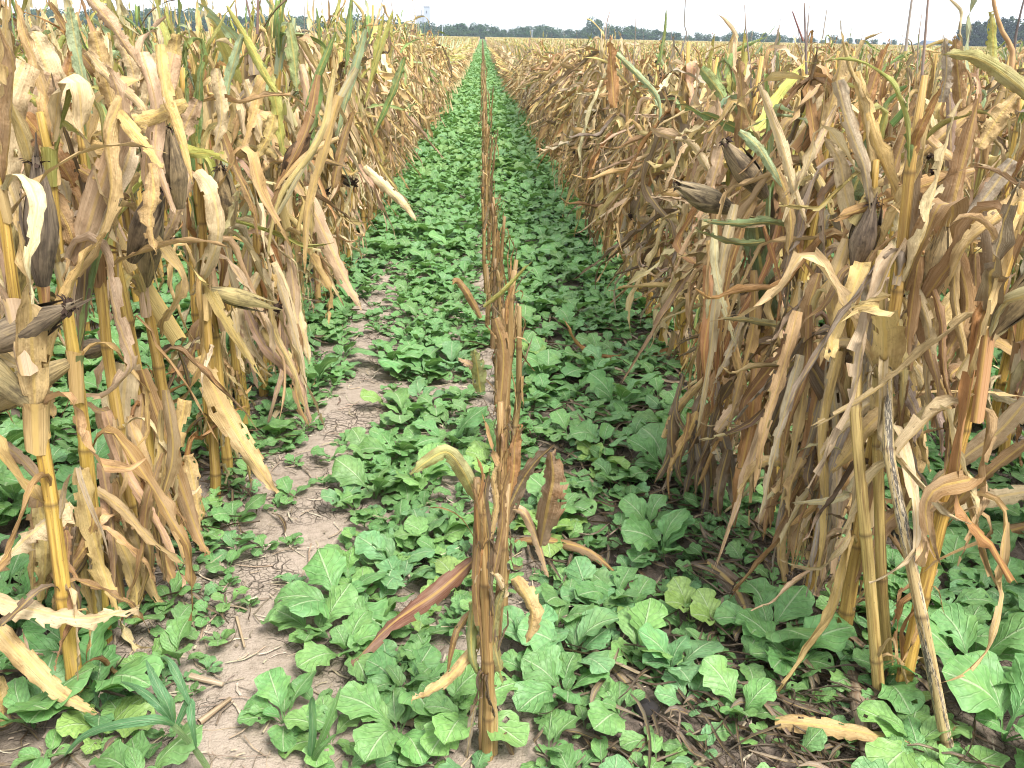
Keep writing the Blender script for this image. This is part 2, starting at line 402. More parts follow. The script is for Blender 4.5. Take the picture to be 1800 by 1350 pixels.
def tassel_shape(rng, n=4):
    b = MB()
    for k in range(n):
        p = Vector((0, 0, 0 if k == 0 else .05*k/n)); d = Vector((0, 0, 1)) if k == 0 else Vector((rng.uniform(-.5, .5), rng.uniform(-.5, .5), 1)).normalized()
        pts = []; L = .24 if k == 0 else rng.uniform(.06, .14)
        for i in range(6):
            pts.append(p.copy()); p = p+d*L/5; d = (d+Vector((rng.uniform(-.08, .08), rng.uniform(-.08, .08), 0))).normalized()
        tube(b, pts, [lerp(.0028, .0012, i/5) for i in range(6)], 4)
    return b
TASSELS = [tassel_shape(R, n) for n in (1, 1, 2, 4)]

PAL = dict(pale=(.80, .62, .36), tan=(.68, .47, .205), pink=(.63, .43, .265), straw=(.70, .50, .19), brown=(.36, .205, .08), rust=(.44, .205, .065),
           dark=(.15, .105, .065), yg=(.45, .47, .10), green=(.17, .32, .08), blue=(.38, .52, .28), grey=(.40, .33, .245))
def pick_col(rng, t, side, green):
    r = rng.random()
    if t > .68 and r < green: k = rng.choice(('yg', 'green', 'blue', 'yg'))
    else:
        r = rng.random()
        if side < 0: ks, ws = ('pale', 'tan', 'pink', 'straw', 'brown', 'rust', 'dark', 'green'), (40, 26, 8, 20, 6, 3, 3, 2)
        else: ks, ws = ('pale', 'tan', 'pink', 'straw', 'brown', 'rust', 'dark', 'grey', 'green'), (26, 26, 8, 12, 18, 5, 8, 6, 2)
        if t < .4: ws = tuple(x*(1.8 if k in ('brown', 'dark', 'rust') else 1) for k, x in zip(ks, ws))
        k = rng.choices(ks, ws)[0]
    return jit(rng, PAL[k], .25)

def rotz(a): return Matrix.Rotation(a, 4, 'Z')
def gen_corn(rng, side, lo=False, green=.28, many=1.0, curtain=0, bare=False, skirt=0):
    """Parts of one ripe corn plant: (role, shape, key, matrix, colour)."""
    out_ = []; SK = STALKSLO if lo else STALKS; LV = LEAVESLO if lo else LEAVES
    si = rng.randrange(len(SK)); b, joints, tot = SK[si]
    stc = jit(rng, rng.choices(((.66, .42, .075), (.58, .36, .075), (.52, .34, .12), (.44, .40, .09)), (5, 4, 2, .6))[0], .1)
    sc = rng.uniform(.94, 1.07); sm_ = Matrix.Scale(sc, 4); out_.append(('stalk', b, ('stalk', lo, si), sm_, stc))
    az = rng.uniform(0, 6.28); H = tot*sc
    slots = [(j[0], j[1]) for j in joints] if not lo else [((i+.5)/7, joints[0][1].lerp(joints[-1][1], (i+.5)/7)) for i in range(7)]
    for i, (t, p) in enumerate(slots):
        az += PI+rng.uniform(-.5, .5)
        reps = 1 + (1 if rng.random() < .7*many else 0) + (1 if t > .3 and rng.random() < .8*many else 0) + (1 if t < .25 and rng.random() < .8 else 0)
        for q in range(reps):
            if t < .12 and rng.random() < .3: continue
            if bare and .15 < t < .55 and rng.random() < .78: continue
            r = rng.random(); k = 'hang'
            if t < .42: k = 'hang' if r < .85 else 'kink'
            elif t < .72: k = 'hang' if r < .42 else 'kink' if r < .72 else 'arch' if r < .9 else 'up'
            else: k = 'kink' if r < .28 else 'arch' if r < .5 else 'up' if r < .9 else 'hang'
            a = az + (0 if q == 0 else rng.uniform(-1.6, 1.6))
            if t < .55 and rng.random() < .35: a = lerp(a, (0 if side < 0 else PI), .8)      # dead leaves fall towards the open lane
            vi = rng.randrange(len(LV[k])); vi -= (vi % 2 if t < .5 and (bare or rng.random() < .6) else 0); s = rng.uniform(.75, 1.12)*(.8 if t > .8 else 1)
            if k == 'up' and t > .7: s *= min(1.25, max(.35, (1.13-p.z*sc)/.40*rng.uniform(.75, 1.12)))
            if k == 'hang' and p.z < .3: s *= max(.5, p.z/.27)
            wob = Euler((rng.uniform(-.12, .12), rng.uniform(-.12, .12), a+(0 if not lo else 0))).to_matrix().to_4x4()
            m = sm_ @ Matrix.Translation(p+Vector((0, 0, rng.uniform(-.01, .015)*(q > 0)))) @ wob @ Matrix.Diagonal((s, s*rng.uniform(.85, 1.2), s, 1))
            out_.append(('leaf', LV[k][vi], ('leaf', lo, k, vi), m, pick_col(rng, t, side, green)))
    for q in range(skirt):                                    # spent bottom leaves round the foot
        t, p = slots[rng.randrange(1, 3)]; vi = rng.randrange(0, len(LV['hang'])-1, 2); s = rng.uniform(.55, .95)*max(.45, min(1, p.z/.3))
        m = sm_ @ Matrix.Translation(p) @ Euler((rng.uniform(-.3, .3), rng.uniform(-.6, .1), rng.uniform(0, 6.28))).to_matrix().to_4x4() @ Matrix.Diagonal((s, s*1.15, s, 1))
        out_.append(('leaf', LV['hang'][vi], ('leaf', lo, 'hang', vi), m, jit(rng, PAL[rng.choices(('brown', 'dark', 'tan', 'pale', 'rust'), (5, 3, 4, 2, 1))[0]], .25)))
    for q in range(3 if bare else 6 if not lo else 3):                       # torn strips
        t, p = rng.choice(slots[1:]); vi = rng.randrange(len(LV['shred'])); s = rng.uniform(.6, 1.3)
        if p.z < .3: s *= max(.4, p.z/.3)
        m = sm_ @ Matrix.Translation(p+Vector((0, 0, rng.uniform(-.06, .02)))) @ Euler((rng.uniform(-.5, .5), rng.uniform(-.5, .5), rng.uniform(0, 6.28))).to_matrix().to_4x4() @ Matrix.Scale(s, 4)
        out_.append(('leaf', LV['shred'][vi], ('leaf', lo, 'shred', vi), m, pick_col(rng, t*.6, side, 0)))
    for q in range(curtain):                                  # dead leaves that hang down on the lane's side
        t, p = rng.choice(slots[1:]); vi = rng.randrange(len(LV['hang'])); s = rng.uniform(.75, 1.35)
        if p.z < .45: s *= max(.4, p.z/.45)
        m = sm_ @ Matrix.Translation(p) @ Euler((rng.uniform(-.2, .2), rng.uniform(-.75 if side > 0 else -.55, .05), (0 if side < 0 else PI)+rng.uniform(-1.2, 1.2))).to_matrix().to_4x4() @ Matrix.Diagonal((s, s*rng.uniform(.5, 1.0), s, 1))
        out_.append(('leaf', LV['hang'][vi], ('leaf', lo, 'hang', vi), m, pick_col(rng, t*.6, side, 0)))
    if rng.random() < .5:
        t = rng.uniform(.52, .70); p = slots[min(len(slots)-1, int(t*len(slots)))][1]; ei = rng.randrange(len(EARLO if lo else EARS))
        m = sm_ @ Matrix.Translation(p) @ rotz(rng.uniform(0, 6.28)) @ Matrix.Rotation(rng.choice((.35, .5, .7, 1.9)), 4, 'Y') @ Matrix.Translation((0, 0, .01))
        out_.append(('ear', (EARLO if lo else EARS)[ei], ('ear', lo, ei), m, jit(rng, rng.choice(((.36, .26, .13), (.22, .165, .10), (.46, .34, .15))), .15)))
        if not lo:
            L = max(v[2] for v in EARS[ei].v); qi = rng.randrange(len(SILKS))
            out_.append(('silk', SILKS[qi], ('silk', lo, qi), m @ Matrix.Translation((0, 0, L*.97)), (1, 1, 1)))
    if rng.random() < (.10 if not lo else .06):
        qi = rng.randrange(len(TASSELS)); out_.append(('tassel', TASSELS[qi], ('tassel', lo, qi), sm_ @ Matrix.Translation(slots[-1][1]+Vector((0, 0, .03))) @ Matrix.Rotation(rng.uniform(-.2, .2), 4, 'X') @ Matrix.Rotation(rng.uniform(-.2, .2), 4, 'Y'), jit(rng, (.30, .24, .19))))
    return out_
CACHE = {}
ROLE_M = {'stalk': 'stalk', 'leaf': 'leaf', 'ear': 'husk', 'silk': 'silk', 'tassel': 'tassel'}
def solo(parts, name, loc, rz, label, cat, group, lean=(0, 0)):
    root = empty(name, loc, rz); root.rotation_euler = (lean[0], lean[1], rz); tag(root, label, cat, group); ear = None; em = None
    for role, b, key, m, c in parts:
        if key not in CACHE: CACHE[key] = b.mesh(role, SOLO[ROLE_M[role]])
        if role == 'silk' and ear: o = link('silk', CACHE[key], ear, em.inverted() @ m, c)
        else: o = link(role, CACHE[key], root, m, c)
        if role == 'ear': ear, em = o, m
    return root
MATLIST = ['stalk', 'leaf', 'husk', 'silk', 'tassel', 'green']
def mass_mesh(parts, name):
    B = MB()
    for role, b, key, m, c in parts: B.add(b, m, c, MATLIST.index(ROLE_M.get(role, role)))
    return B.mesh(name, [MASS[k] for k in MATLIST])

# ------------------------------------------------------------------ scattering of uncountable growth
def scatter(name, meshes, pts, label):
    """pts: (x, y, z, rx, ry, rz, sx, sy, sz, index). One object; geometry nodes put a shape on every point."""
    me = bpy.data.meshes.new(name); me.from_pydata([p[:3] for p in pts], [], [])
    for nm, typ, fld, f in (('rot', 'FLOAT_VECTOR', 'vector', lambda p: p[3:6]), ('scl', 'FLOAT_VECTOR', 'vector', lambda p: p[6:9])):
        a = me.attributes.new(nm, typ, 'POINT'); buf = []
        for p in pts: buf.extend(f(p))
        a.data.foreach_set(fld, buf)
    a = me.attributes.new('idx', 'INT', 'POINT'); a.data.foreach_set('value', [int(p[9]) for p in pts])
    o = link(name, me); c = bpy.data.collections.new(name+'_shapes')
    for i, m in enumerate(meshes): c.objects.link(bpy.data.objects.new('%s_shape_%02d' % (name, i), m))
    g = bpy.data.node_groups.new(name, 'GeometryNodeTree')
    g.interface.new_socket('Geometry', in_out='INPUT', socket_type='NodeSocketGeometry'); g.interface.new_socket('Geometry', in_out='OUTPUT', socket_type='NodeSocketGeometry')
    gi = g.nodes.new('NodeGroupInput'); go = g.nodes.new('NodeGroupOutput'); ip = g.nodes.new('GeometryNodeInstanceOnPoints'); ci = g.nodes.new('GeometryNodeCollectionInfo')
    ci.inputs[0].default_value = c; ci.inputs[1].default_value = True; ci.inputs[2].default_value = True
    def na(n, t):
        x = g.nodes.new('GeometryNodeInputNamedAttribute'); x.data_type = t; x.inputs[0].default_value = n; return x.outputs[0]
    er = g.nodes.new('FunctionNodeEulerToRotation')
    L = g.links.new
    L(gi.outputs[0], ip.inputs['Points']); L(ci.outputs[0], ip.inputs['Instance']); ip.inputs['Pick Instance'].default_value = True
    L(na('idx', 'INT'), ip.inputs['Instance Index']); L(na('rot', 'FLOAT_VECTOR'), er.inputs[0]); L(er.outputs[0], ip.inputs['Rotation']); L(na('scl', 'FLOAT_VECTOR'), ip.inputs['Scale'])
    L(ip.outputs[0], go.inputs[0])
    md = o.modifiers.new('scatter', 'NODES'); md.node_group = g
    tag(o, label, None, None, 'stuff'); return o

# ------------------------------------------------------------------ ground
XC, ROW = .035, .76
def gz(x, y):                            # height of the soil
    if y > 7 or abs(x) > 3: return 0.
    a = .007*math.sin(x*9+1.3*math.sin(y*5))+.006*math.sin(y*11+x*4)+.004*math.sin(x*31+y*17)*math.sin(y*27-x*13)
    k = abs(((x-XC)/ROW+.5) % 1-.5)*ROW     # distance to the closest row
    a += .018*math.exp(-(k/.10)**2)
    return a*sm(7, 5, y)*sm(3, 2.3, abs(x))
def ground_mat():
    m, N = mat('soil'); g = N.n('NewGeometry').outputs['Position']
    warp = N.n('TexNoise', {'Vector': g, 'Scale': 9.0, 'Detail': 3.0})
    wv = N.n('VectorMath', {0: g, 1: N.n('VectorMath', {0: warp.outputs['Color'], 1: (.10, .10, .10)}, operation='MULTIPLY').outputs[0]}, operation='ADD').outputs[0]
    v1 = N.n('TexVoronoi', {'Vector': wv, 'Scale': 16.0}, feature='DISTANCE_TO_EDGE').outputs['Distance']
    v2 = N.n('TexVoronoi', {'Vector': wv, 'Scale': 60.0}, feature='DISTANCE_TO_EDGE').outputs['Distance']
    wet = N.noise(g, 2.3, 3); dust = N.noise(g, 46, 5, .7); grit = N.noise(g, 260, 3, .7)
    gate = N.rng(N.noise(g, 4.1, 2), .48, .62)
    c1 = N.math('MULTIPLY', N.rng(v1, .008, .03, 1, 0), gate); c2 = N.math('MULTIPLY', N.rng(v2, .015, .05, 1, 0), N.math('MULTIPLY', gate, .5))
    crack = N.math('MAXIMUM', c1, c2)
    col = N.mix(N.rng(wet, .35, .65), (.29, .235, .183, 1), (.41, .34, .272, 1))
    col = N.mix(N.rng(dust, .4, .7), col, (.43, .35, .285, 1)); col = N.mix(N.rng(dust, .42, .28), col, (.19, .145, .11, 1))
    col = N.mix(N.math('MULTIPLY', N.rng(grit, .55, .7), .5), col, (.17, .13, .10, 1))
    col = N.mix(N.math('MULTIPLY', crack, .6), col, (.075, .055, .042, 1))
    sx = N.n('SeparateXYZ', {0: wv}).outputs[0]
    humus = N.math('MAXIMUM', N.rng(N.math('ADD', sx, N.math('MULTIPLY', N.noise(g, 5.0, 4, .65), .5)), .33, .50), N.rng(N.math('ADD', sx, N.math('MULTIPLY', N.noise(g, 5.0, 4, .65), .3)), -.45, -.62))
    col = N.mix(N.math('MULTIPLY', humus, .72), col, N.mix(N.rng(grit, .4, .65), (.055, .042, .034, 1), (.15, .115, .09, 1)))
    h = N.math('SUBTRACT', N.math('ADD', N.math('MULTIPLY', dust, .5), N.math('MULTIPLY', grit, .2)), N.math('MULTIPLY', crack, 1.2))
    b = N.n('Bump', {'Height': h, 'Strength': 1.0, 'Distance': .02})
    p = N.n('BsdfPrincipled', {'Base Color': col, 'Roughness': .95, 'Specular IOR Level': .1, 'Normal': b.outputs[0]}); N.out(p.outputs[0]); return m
def make_ground():
    b = MB()
    xs = [-900, -250, -60, -15, -5]+[-3+.03*i for i in range(201)]+[5, 15, 60, 250, 900]
    ys = [-60, -8, -1]+[.0+.03*i for i in range(234)]+[9, 15, 40, 120, 400, 1200]
    rows = [[b.vert((x, y, gz(x, y) if y > 0 else 0)) for x in xs] for y in ys]
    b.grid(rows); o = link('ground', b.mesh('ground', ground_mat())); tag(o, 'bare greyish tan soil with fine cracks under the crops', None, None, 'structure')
make_ground()

# ------------------------------------------------------------------ corn: places of all plants
NUM = ['front', 'second', 'third', 'fourth', 'fifth', 'sixth', 'seventh', 'eighth', 'ninth', 'tenth', 'eleventh', 'twelfth', 'thirteenth', 'fourteenth', 'fifteenth', 'sixteenth', 'seventeenth', 'eighteenth', 'nineteenth', 'twentieth', 'twenty-first', 'twenty-second', 'twenty-third', 'twenty-fourth']
cr = random.Random(23)
places = []                              # k, x, y
for k in range(-40, 42):
    if k == 0: continue
    x = XC+k*ROW-(.075 if k > 0 else -.02); y = .98+cr.uniform(0, .15) if abs(k) == 1 else 1.0
    if abs(k) == 1: y = 1.20
    y = max(y, (abs(x)-1.3)*1.15)
    while y < 46:
        places.append((k, x+cr.gauss(0, .022), y)); y += cr.uniform(.10, .17)*(1.35 if y > 14 else 1)
def score(p):
    k, x, y = p
    vis = any(in_frame((x, y, h), 20) for h in (.1, .5, .95))
    if not vis: return 0
    return (1 if abs(k) == 1 else .62 if abs(k) == 2 else .36 if abs(k) == 3 else .2)/(y*.93+.2)
sc_ = sorted(((score(p), p) for p in places), key=lambda q: -q[0])
near = [p for s, p in sc_[:255] if s > 0]; nset = set(near); rest = [p for p in places if p not in nset]
near.sort(key=lambda p: (p[0], p[2]))
count = {}
ROWN = {-1: 'in the row along the bare soil', 1: 'in the row behind the toppled pale stalks', -2: 'in the second row behind the bare soil side',
        2: 'in the second row on the toppled stalk side', -3: 'in the third row on the bare soil side', 3: 'in the third row on the toppled stalk side'}
PLANTS = []
for (k, x, y) in near:
    i = count[k] = count.get(k, -1)+1
    rng = random.Random(hash((k, i, 7)) & 0xffff)
    side = -1 if k < 0 else 1
    where = ROWN.get(k, 'deep in the field')
    lim = 24 if abs(k) == 1 else 6 if abs(k) < 4 else 0
    look = 'tan corn plant' if side < 0 else 'brown corn plant'
    if i < lim: label = f'{look}, {NUM[i]} from the front {where}' if i else f'{look} at the very front {where}'
    else: label = f'{look} further back {where}'
    if abs(k) > 3: label = f'{look} {where}, its upper leaves showing'
    grp = {-1: 'corn plants of the row by the bare soil', 1: 'corn plants of the row behind the toppled stalks'}.get(k, 'corn plants of the outer rows')
    parts = gen_corn(rng, side, green=(.72 if 1.9 < y < 4.5 else .42) if side < 0 else .24, many=.8 if (k == 1 and y < 1.7) else 1.35 if abs(k) < 3 else .9, curtain=(3 if abs(k) > 1 else 6 if k > 0 and y < 1.55 else 17 if k > 0 else 1 if y < 2.2 else 8 if y < 3 else 12), bare=(k == -1 and y < 2.3), skirt=4 if (abs(k) == 1 and y < 2.4) else 0)
    o = solo(parts, 'corn_plant', (x, y, gz(x, y)), 0, label, 'corn plant', grp, (rng.gauss(0, .03), rng.gauss(-.02*side, .035)))
    o.scale.z = lerp(lerp(1.10, 1.19, sm(1.6, 2.8, y)), 1.0, sm(6, 16, y)) if side < 0 else lerp(1.06, .98, sm(4, 12, y))
    PLANTS.append((k, x, y, o))

vr = random.Random(77); stuff_hi = []
mid_pts = []
HI = [mass_mesh(gen_corn(random.Random(100+i), -1 if i < 4 else 1, False, .34, 1.4, 9), 'corn_shape') for i in range(8)]
LO = [mass_mesh(gen_corn(random.Random(200+i), -1 if i < 5 else 1, True, .52, 1.6, 8), 'corn_shape') for i in range(10)]
for (k, x, y) in rest:
    hi = y < 9
    i = vr.randrange(4)+(0 if k < 0 else 4) if hi else 8+vr.randrange(5)+(0 if k < 0 else 5)
    s = vr.uniform(.93, 1.06)
    mid_pts.append((x, y, gz(x, y), vr.gauss(0, .03), vr.gauss(0, .03), (vr.gauss(0, .35) if abs(k) == 1 else vr.uniform(0, 6.28)), s*(1.35 if abs(k) == 1 else 1), s, s*vr.uniform(.92, 1.02)*lerp(1.16 if k < 0 else 1.06, .95, sm(5, 20, y)), i))
# far blocks of the field
def block(rng):
    B = MB()
    for r_ in range(4):
        for q in range(16):
            x = (r_-1.5)*ROW; y = (q-7.5)*.19
            for t in range(9):
                a = rng.uniform(0, 6.28); z0 = rng.uniform(.15, .95); L = rng.uniform(.16, .32); up = z0 > .66 and rng.random() < .7
                d = Vector((math.cos(a)*.45, math.sin(a)*.45, 1 if up else -1)).normalized(); sd2 = Vector((-math.sin(a), math.cos(a), 0))*rng.uniform(.014, .026)
                p = Vector((x+rng.gauss(0, .05), y+rng.gauss(0, .05), z0)); c = pick_col(rng, z0, rng.choice((-1, 1)), .42)
                if up: L = min(L, (1.1-z0)/d.z*rng.uniform(.7, 1.0))
                i0 = [B.vert(p-sd2, 0, 0, 0, c), B.vert(p+sd2, 1, 0, 0, c), B.vert(p+d*L+sd2*.6, .9, 1, 0, c), B.vert(p+d*L-sd2*.6, .1, 1, 0, c)]
                B.face(*i0)
    return B.mesh('corn_block', LEAFA)
BL = [block(random.Random(300+i)) for i in range(4)]
y = 46+1.5
while y < 400:
    big = y > 150; sx = 3 if big else 1; wx = 3.04*sx; hw = .70*y+8; n = int(hw/wx)+1
    for i in range(n):
        for sgn in (-1, 1):
            x = XC+sgn*(.38+wx*(i+.5))
            mid_pts.append((x, y+vr.uniform(-.3, .3), 0, 0, 0, vr.choice((0, PI)), sx, sx*1.03, vr.uniform(.86, .93), 18+vr.randrange(4)))
    y += 3.04*sx
scatter('corn_field', HI+LO+BL, mid_pts, 'ripe tan and green corn filling the field to the far trees')

# ------------------------------------------------------------------ leaves and stalks shaped after particular ones in the photograph
def owner(k, Y):
    return min((p for p in PLANTS if p[0] == k), key=lambda p: abs(p[2]-Y))[3]
def spline(P, n):
    out_ = []
    m = len(P)-1
    for i in range(n+1):
        t = i/n*m; a = min(int(t), m-1); f = t-a
        p0, p1, p2, p3 = P[max(a-1, 0)], P[a], P[a+1], P[min(a+2, m)]
        out_.append(.5*((2*p1)+(p2-p0)*f+(2*p0-5*p1+4*p2-p3)*f*f+(3*p1-p0-3*p2+p3)*f**3))
    return out_
def leaf_through(name, pts, W, color, parent, seed, tilt=0., twist=0., fold=.15, ruff=.10, roll=.4, nseg=26, nac=9, w0=.6, w1=.05, material=None, label=None, freq=None):
    rng = random.Random(seed); P = spline([Vector(p) for p in pts], nseg); b = MB(); rows = []
    if material is None: w1 *= .45; roll = max(roll, rng.uniform(.4, 1.5)); twist += rng.choice((-1, 1))*rng.uniform(.2, .7); ruff *= 1.25; W *= .92
    ph = [rng.uniform(0, 6.28) for _ in range(3)]; fr = freq or rng.uniform(3, 5)
    for i, p in enumerate(P):
        s = i/nseg; T = (P[min(i+1, nseg)]-P[max(i-1, 0)]).normalized(); V = (CAM-p).normalized()
        B = T.cross(V).normalized(); N_ = B.cross(T).normalized()
        tw = tilt+twist*s+.25*math.sin(5*s+ph[2]); B2 = B*math.cos(tw)+N_*math.sin(tw); N2 = B2.cross(T)
        wd = W*.5*min(1, w0+s*2.2)*max(w1, (1-max(0, (s-.3)/.7)**2.0))**.8
        row = []
        for j in range(nac):
            a = lerp(-1, 1, j/(nac-1)); off = -wd*(1-math.cos(a*roll))/max(roll, .05)-abs(a)*wd*fold+W*ruff*a*a*(math.sin(fr*s*6.28+(ph[0] if a < 0 else ph[1]))+.6*math.sin(fr*2.6*s*6.28+ph[2]*(1 if a < 0 else 2)))+W*.02*rng.uniform(-1, 1)
            row.append(b.vert(p+B2*wd*(1+rng.uniform(-.08, .08)*(abs(a) > .9))*math.sin(a*roll)/max(roll, .05)+N2*off, (a+1)/2, .1+.9*s))
        rows.append(row)
    for i in range(nseg):
        for j in range(nac-1):
            if material is None and ((j in (0, nac-2) and i > 2 and rng.random() < .2) or (j in (1, nac-3) and i > 2 and rng.random() < .04) or (i > nseg*.85 and rng.random() < .15)): continue
            b.face(rows[i][j], rows[i][j+1], rows[i+1][j+1], rows[i+1][j])
    o = link(name, b.mesh(name, material or LEAF), None, None, color)
    if parent:
        o.parent = parent; o.matrix_parent_inverse = parent.matrix_basis.inverted()
    if label: o['label'] = label
    return o
def HL(k, Y, pix, wpx, col, seed, own=None, **kw):
    """pix: (px, py[, dy]) along the leaf; wpx its width in photograph pixels."""
    pts = [at(q[0], q[1], Y+(q[2] if len(q) > 2 else 0)) for q in pix]
    z = sum((p-CAM).dot(FWD) for p in pts)/len(pts)
    return leaf_through('leaf', pts, wpx*z/FPX*1.1, PAL[col] if isinstance(col, str) else col, own or owner(k, Y), seed, **kw)
H = HL
# row along the bare soil
H(-1, 1.60, [(222, 640), (216, 720), (213, 800), (212, 870), (225, 925, -.03)], 46, 'pale', 1, w0=1, w1=.6, fold=.05)
H(-1, 1.66, [(238, 640), (268, 750), (305, 850), (345, 930, -.04)], 30, (.40, .17, .055), 2, w0=.6)
H(-1, 1.90, [(352, 625), (392, 715, -.02), (440, 800, -.05), (486, 868, -.08)], 46, 'tan', 3, w0=.8, w1=.3, tilt=.3)
H(-1, 1.90, [(345, 300), (372, 335, -.04), (384, 410, -.05), (362, 480, -.03), (335, 520)], 34, 'pale', 4, twist=1.2)
H(-1, 1.90, [(338, 300), (318, 350, -.03), (300, 400, -.03), (275, 440)], 26, 'pink', 41, twist=.5)
H(-1, 1.34, [(142, 825), (160, 920, -.02), (185, 1010, -.03), (212, 1085, -.05)], 42, 'straw', 5, w0=.7, ruff=.2)
H(-1, 1.24, [(125, 885), (70, 925, -.03), (30, 960, -.04), (-20, 1010, -.05)], 46, 'pale', 6, ruff=.2, tilt=-.5)
H(-1, 1.20, [(-20, 1050), (60, 1072, -.02), (150, 1086, -.04), (245, 1068, -.05)], 40, 'pale', 7, w1=.4, twist=1.4, ruff=.2)
H(-1, 1.16, [(-20, 1085), (45, 1160, -.02), (105, 1218, -.04), (172, 1254, -.06)], 38, 'tan', 8, w1=.3, ruff=.18)
H(-1, 1.16, [(-5, 1190), (8, 1270), (18, 1360)], 32, 'tan', 9, ruff=.15)
H(-1, 1.60, [(250, 650), (300, 800), (345, 930), (368, 975, -.04)], 36, 'brown', 10, w1=.4)
H(-1, 2.9, [(532, 330), (575, 420, -.03), (607, 490, -.05), (636, 545, -.08)], 34, 'pink', 11, w1=.2)
H(-1, 3.2, [(640, 292), (680, 330, -.05), (712, 362, -.08), (732, 388, -.1)], 20, 'pale', 12)
H(-1, 1.32, [(42, 108), (12, 190, -.02), (8, 290, -.03), (32, 370, -.04), (55, 432, -.05)], 62, 'pale', 13, w0=.7, w1=.5, twist=.6, ruff=.14)
H(-1, 1.36, [(135, 470), (170, 350), (205, 240), (208, 165), (185, 110)], 48, 'pink', 14, w1=.2, twist=1.0)
H(-1, 1.36, [(215, 170), (190, 240, -.02), (195, 330, -.03), (172, 420, -.03), (120, 500)], 38, 'tan', 15, twist=-.9)
H(-1, 1.48, [(122, 12), (136, 90), (160, 200)], 26, 'blue', 16, w0=.3, w1=.7)
H(-1, 1.36, [(30, 155), (95, 200), (155, 245)], 22, 'yg', 17, w0=.3)
H(-1, 1.70, [(252, 185), (247, 270), (238, 352)], 36, (.36, .44, .24), 18, w0=.7, w1=.6, fold=.3)
H(-1, 1.46, [(155, -10), (200, 50), (246, 118)], 30, 'pink', 19, w1=.4)
H(-1, 2.2, [(398, 10), (440, 80), (470, 140), (490, 170)], 24, 'yg', 20, w0=.2, w1=.6)
H(-1, 2.5, [(508, 40), (518, 110), (522, 160)], 26, (.28, .37, .13), 21, w0=.3, w1=.7)
H(-1, 2.5, [(590, 55), (560, 130), (535, 195)], 20, 'green', 22, w0=.2, w1=.6)
H(-1, 2.3, [(330, 105), (355, 130), (340, 180), (320, 200)], 34, 'rust', 23, tilt=.3)
H(-1, 1.7, [(205, 205), (232, 245), (252, 282)], 30, 'tan', 24, w1=.8)
H(-1, 1.40, [(40, 200), (80, 250), (115, 300), (130, 330)], 46, 'rust', 25, w1=.3)
H(-1, 1.30, [(-10, 770), (30, 800), (75, 850), (100, 885)], 26, 'pink', 26)
H(-1, 1.75, [(165, 340), (172, 420), (160, 470)], 26, 'dark', 27)
H(-1, 1.40, [(20, 580), (45, 640, -.03), (72, 690, -.04), (95, 735, -.05)], 50, 'tan', 28, w1=.3)
H(-1, 2.3, [(455, 480), (430, 540, -.02), (440, 600, -.04), (470, 650, -.06)], 24, 'pale', 29)
H(-1, 2.6, [(515, 500), (530, 570, -.03), (545, 640, -.05)], 28, 'pale', 30, w1=.3)
for n_, (Y_, pix_, w_, c_) in enumerate((
    (1.50, [(205, 840), (235, 930, -.03), (262, 1010, -.05), (292, 1085, -.07)], 34, 'tan'), (1.46, [(192, 850), (198, 950, -.02), (214, 1040, -.03), (226, 1115, -.05)], 36, 'brown'),
    (1.40, [(150, 880), (132, 970, -.02), (106, 1040, -.03), (88, 1105, -.04)], 32, 'tan'), (1.56, [(240, 855), (275, 940, -.03), (300, 1010, -.05), (322, 1050, -.06)], 30, 'brown'),
    (1.76, [(330, 800), (345, 870, -.02), (352, 935, -.04)], 28, 'tan'), (1.36, [(122, 900), (96, 980, -.02), (62, 1050, -.04)], 34, 'brown'), (1.48, [(180, 960), (168, 1040, -.02), (150, 1130, -.03)], 30, 'dark'),
    (1.58, [(262, 900), (250, 980, -.02), (262, 1050, -.03), (285, 1090, -.05)], 26, 'pink'), (1.44, [(170, 900), (215, 960, -.03), (240, 1040, -.05), (236, 1100, -.06)], 30, 'straw'),
    (1.45, [(58, 55), (98, 170), (128, 290)], 50, 'pale'), (1.52, [(165, 55), (188, 150), (215, 240)], 38, 'tan'), (1.60, [(275, 95), (258, 180), (224, 262)], 34, 'pale'), (1.70, [(312, 60), (302, 150), (282, 232)], 30, 'straw'),
    (1.50, [(238, 300), (198, 380, -.03), (162, 470, -.04)], 36, 'tan'), (1.80, [(348, 175), (312, 250), (280, 312)], 30, 'pink'), (1.45, [(118, 285), (180, 322, -.03), (232, 352, -.03)], 30, 'brown'), (1.42, [(90, 130), (66, 230), (80, 330)], 40, 'pink'),
    (1.62, [(205, 60), (232, 120), (244, 200)], 28, 'pale'), (1.55, [(130, 90), (112, 180), (120, 250)], 34, 'rust'), (1.38, [(80, 330), (120, 400, -.02), (140, 480, -.02)], 40, 'brown'), (1.9, [(380, 120), (390, 200), (372, 280)], 26, 'pale'),
    (2.6, [(562, 120), (545, 230), (532, 320)], 24, 'green'), (3.0, [(642, 50), (615, 150), (592, 245)], 22, 'blue'), (3.2, [(690, 20), (664, 100), (640, 185)], 13, 'yg'), (3.2, [(712, 100), (690, 165), (655, 240)], 16, 'green'), (2.8, [(618, 0), (612, 70), (606, 130)], 13, 'green'),
    (2.4, [(475, 130), (490, 210), (500, 280)], 22, 'yg'), (2.7, [(585, 330), (600, 260), (622, 190)], 24, 'brown'), (2.4, [(430, 140), (452, 210), (470, 290)], 24, 'pale'), (2.2, [(425, 60), (402, 150), (395, 240)], 24, 'blue'), (2.9, [(655, 120), (668, 60), (675, 25)], 14, 'yg'))):
    H(-1, Y_, pix_, w_, c_, 300+n_, ruff=.16, w0=.4 if c_ in ('green', 'yg', 'blue') else .6)
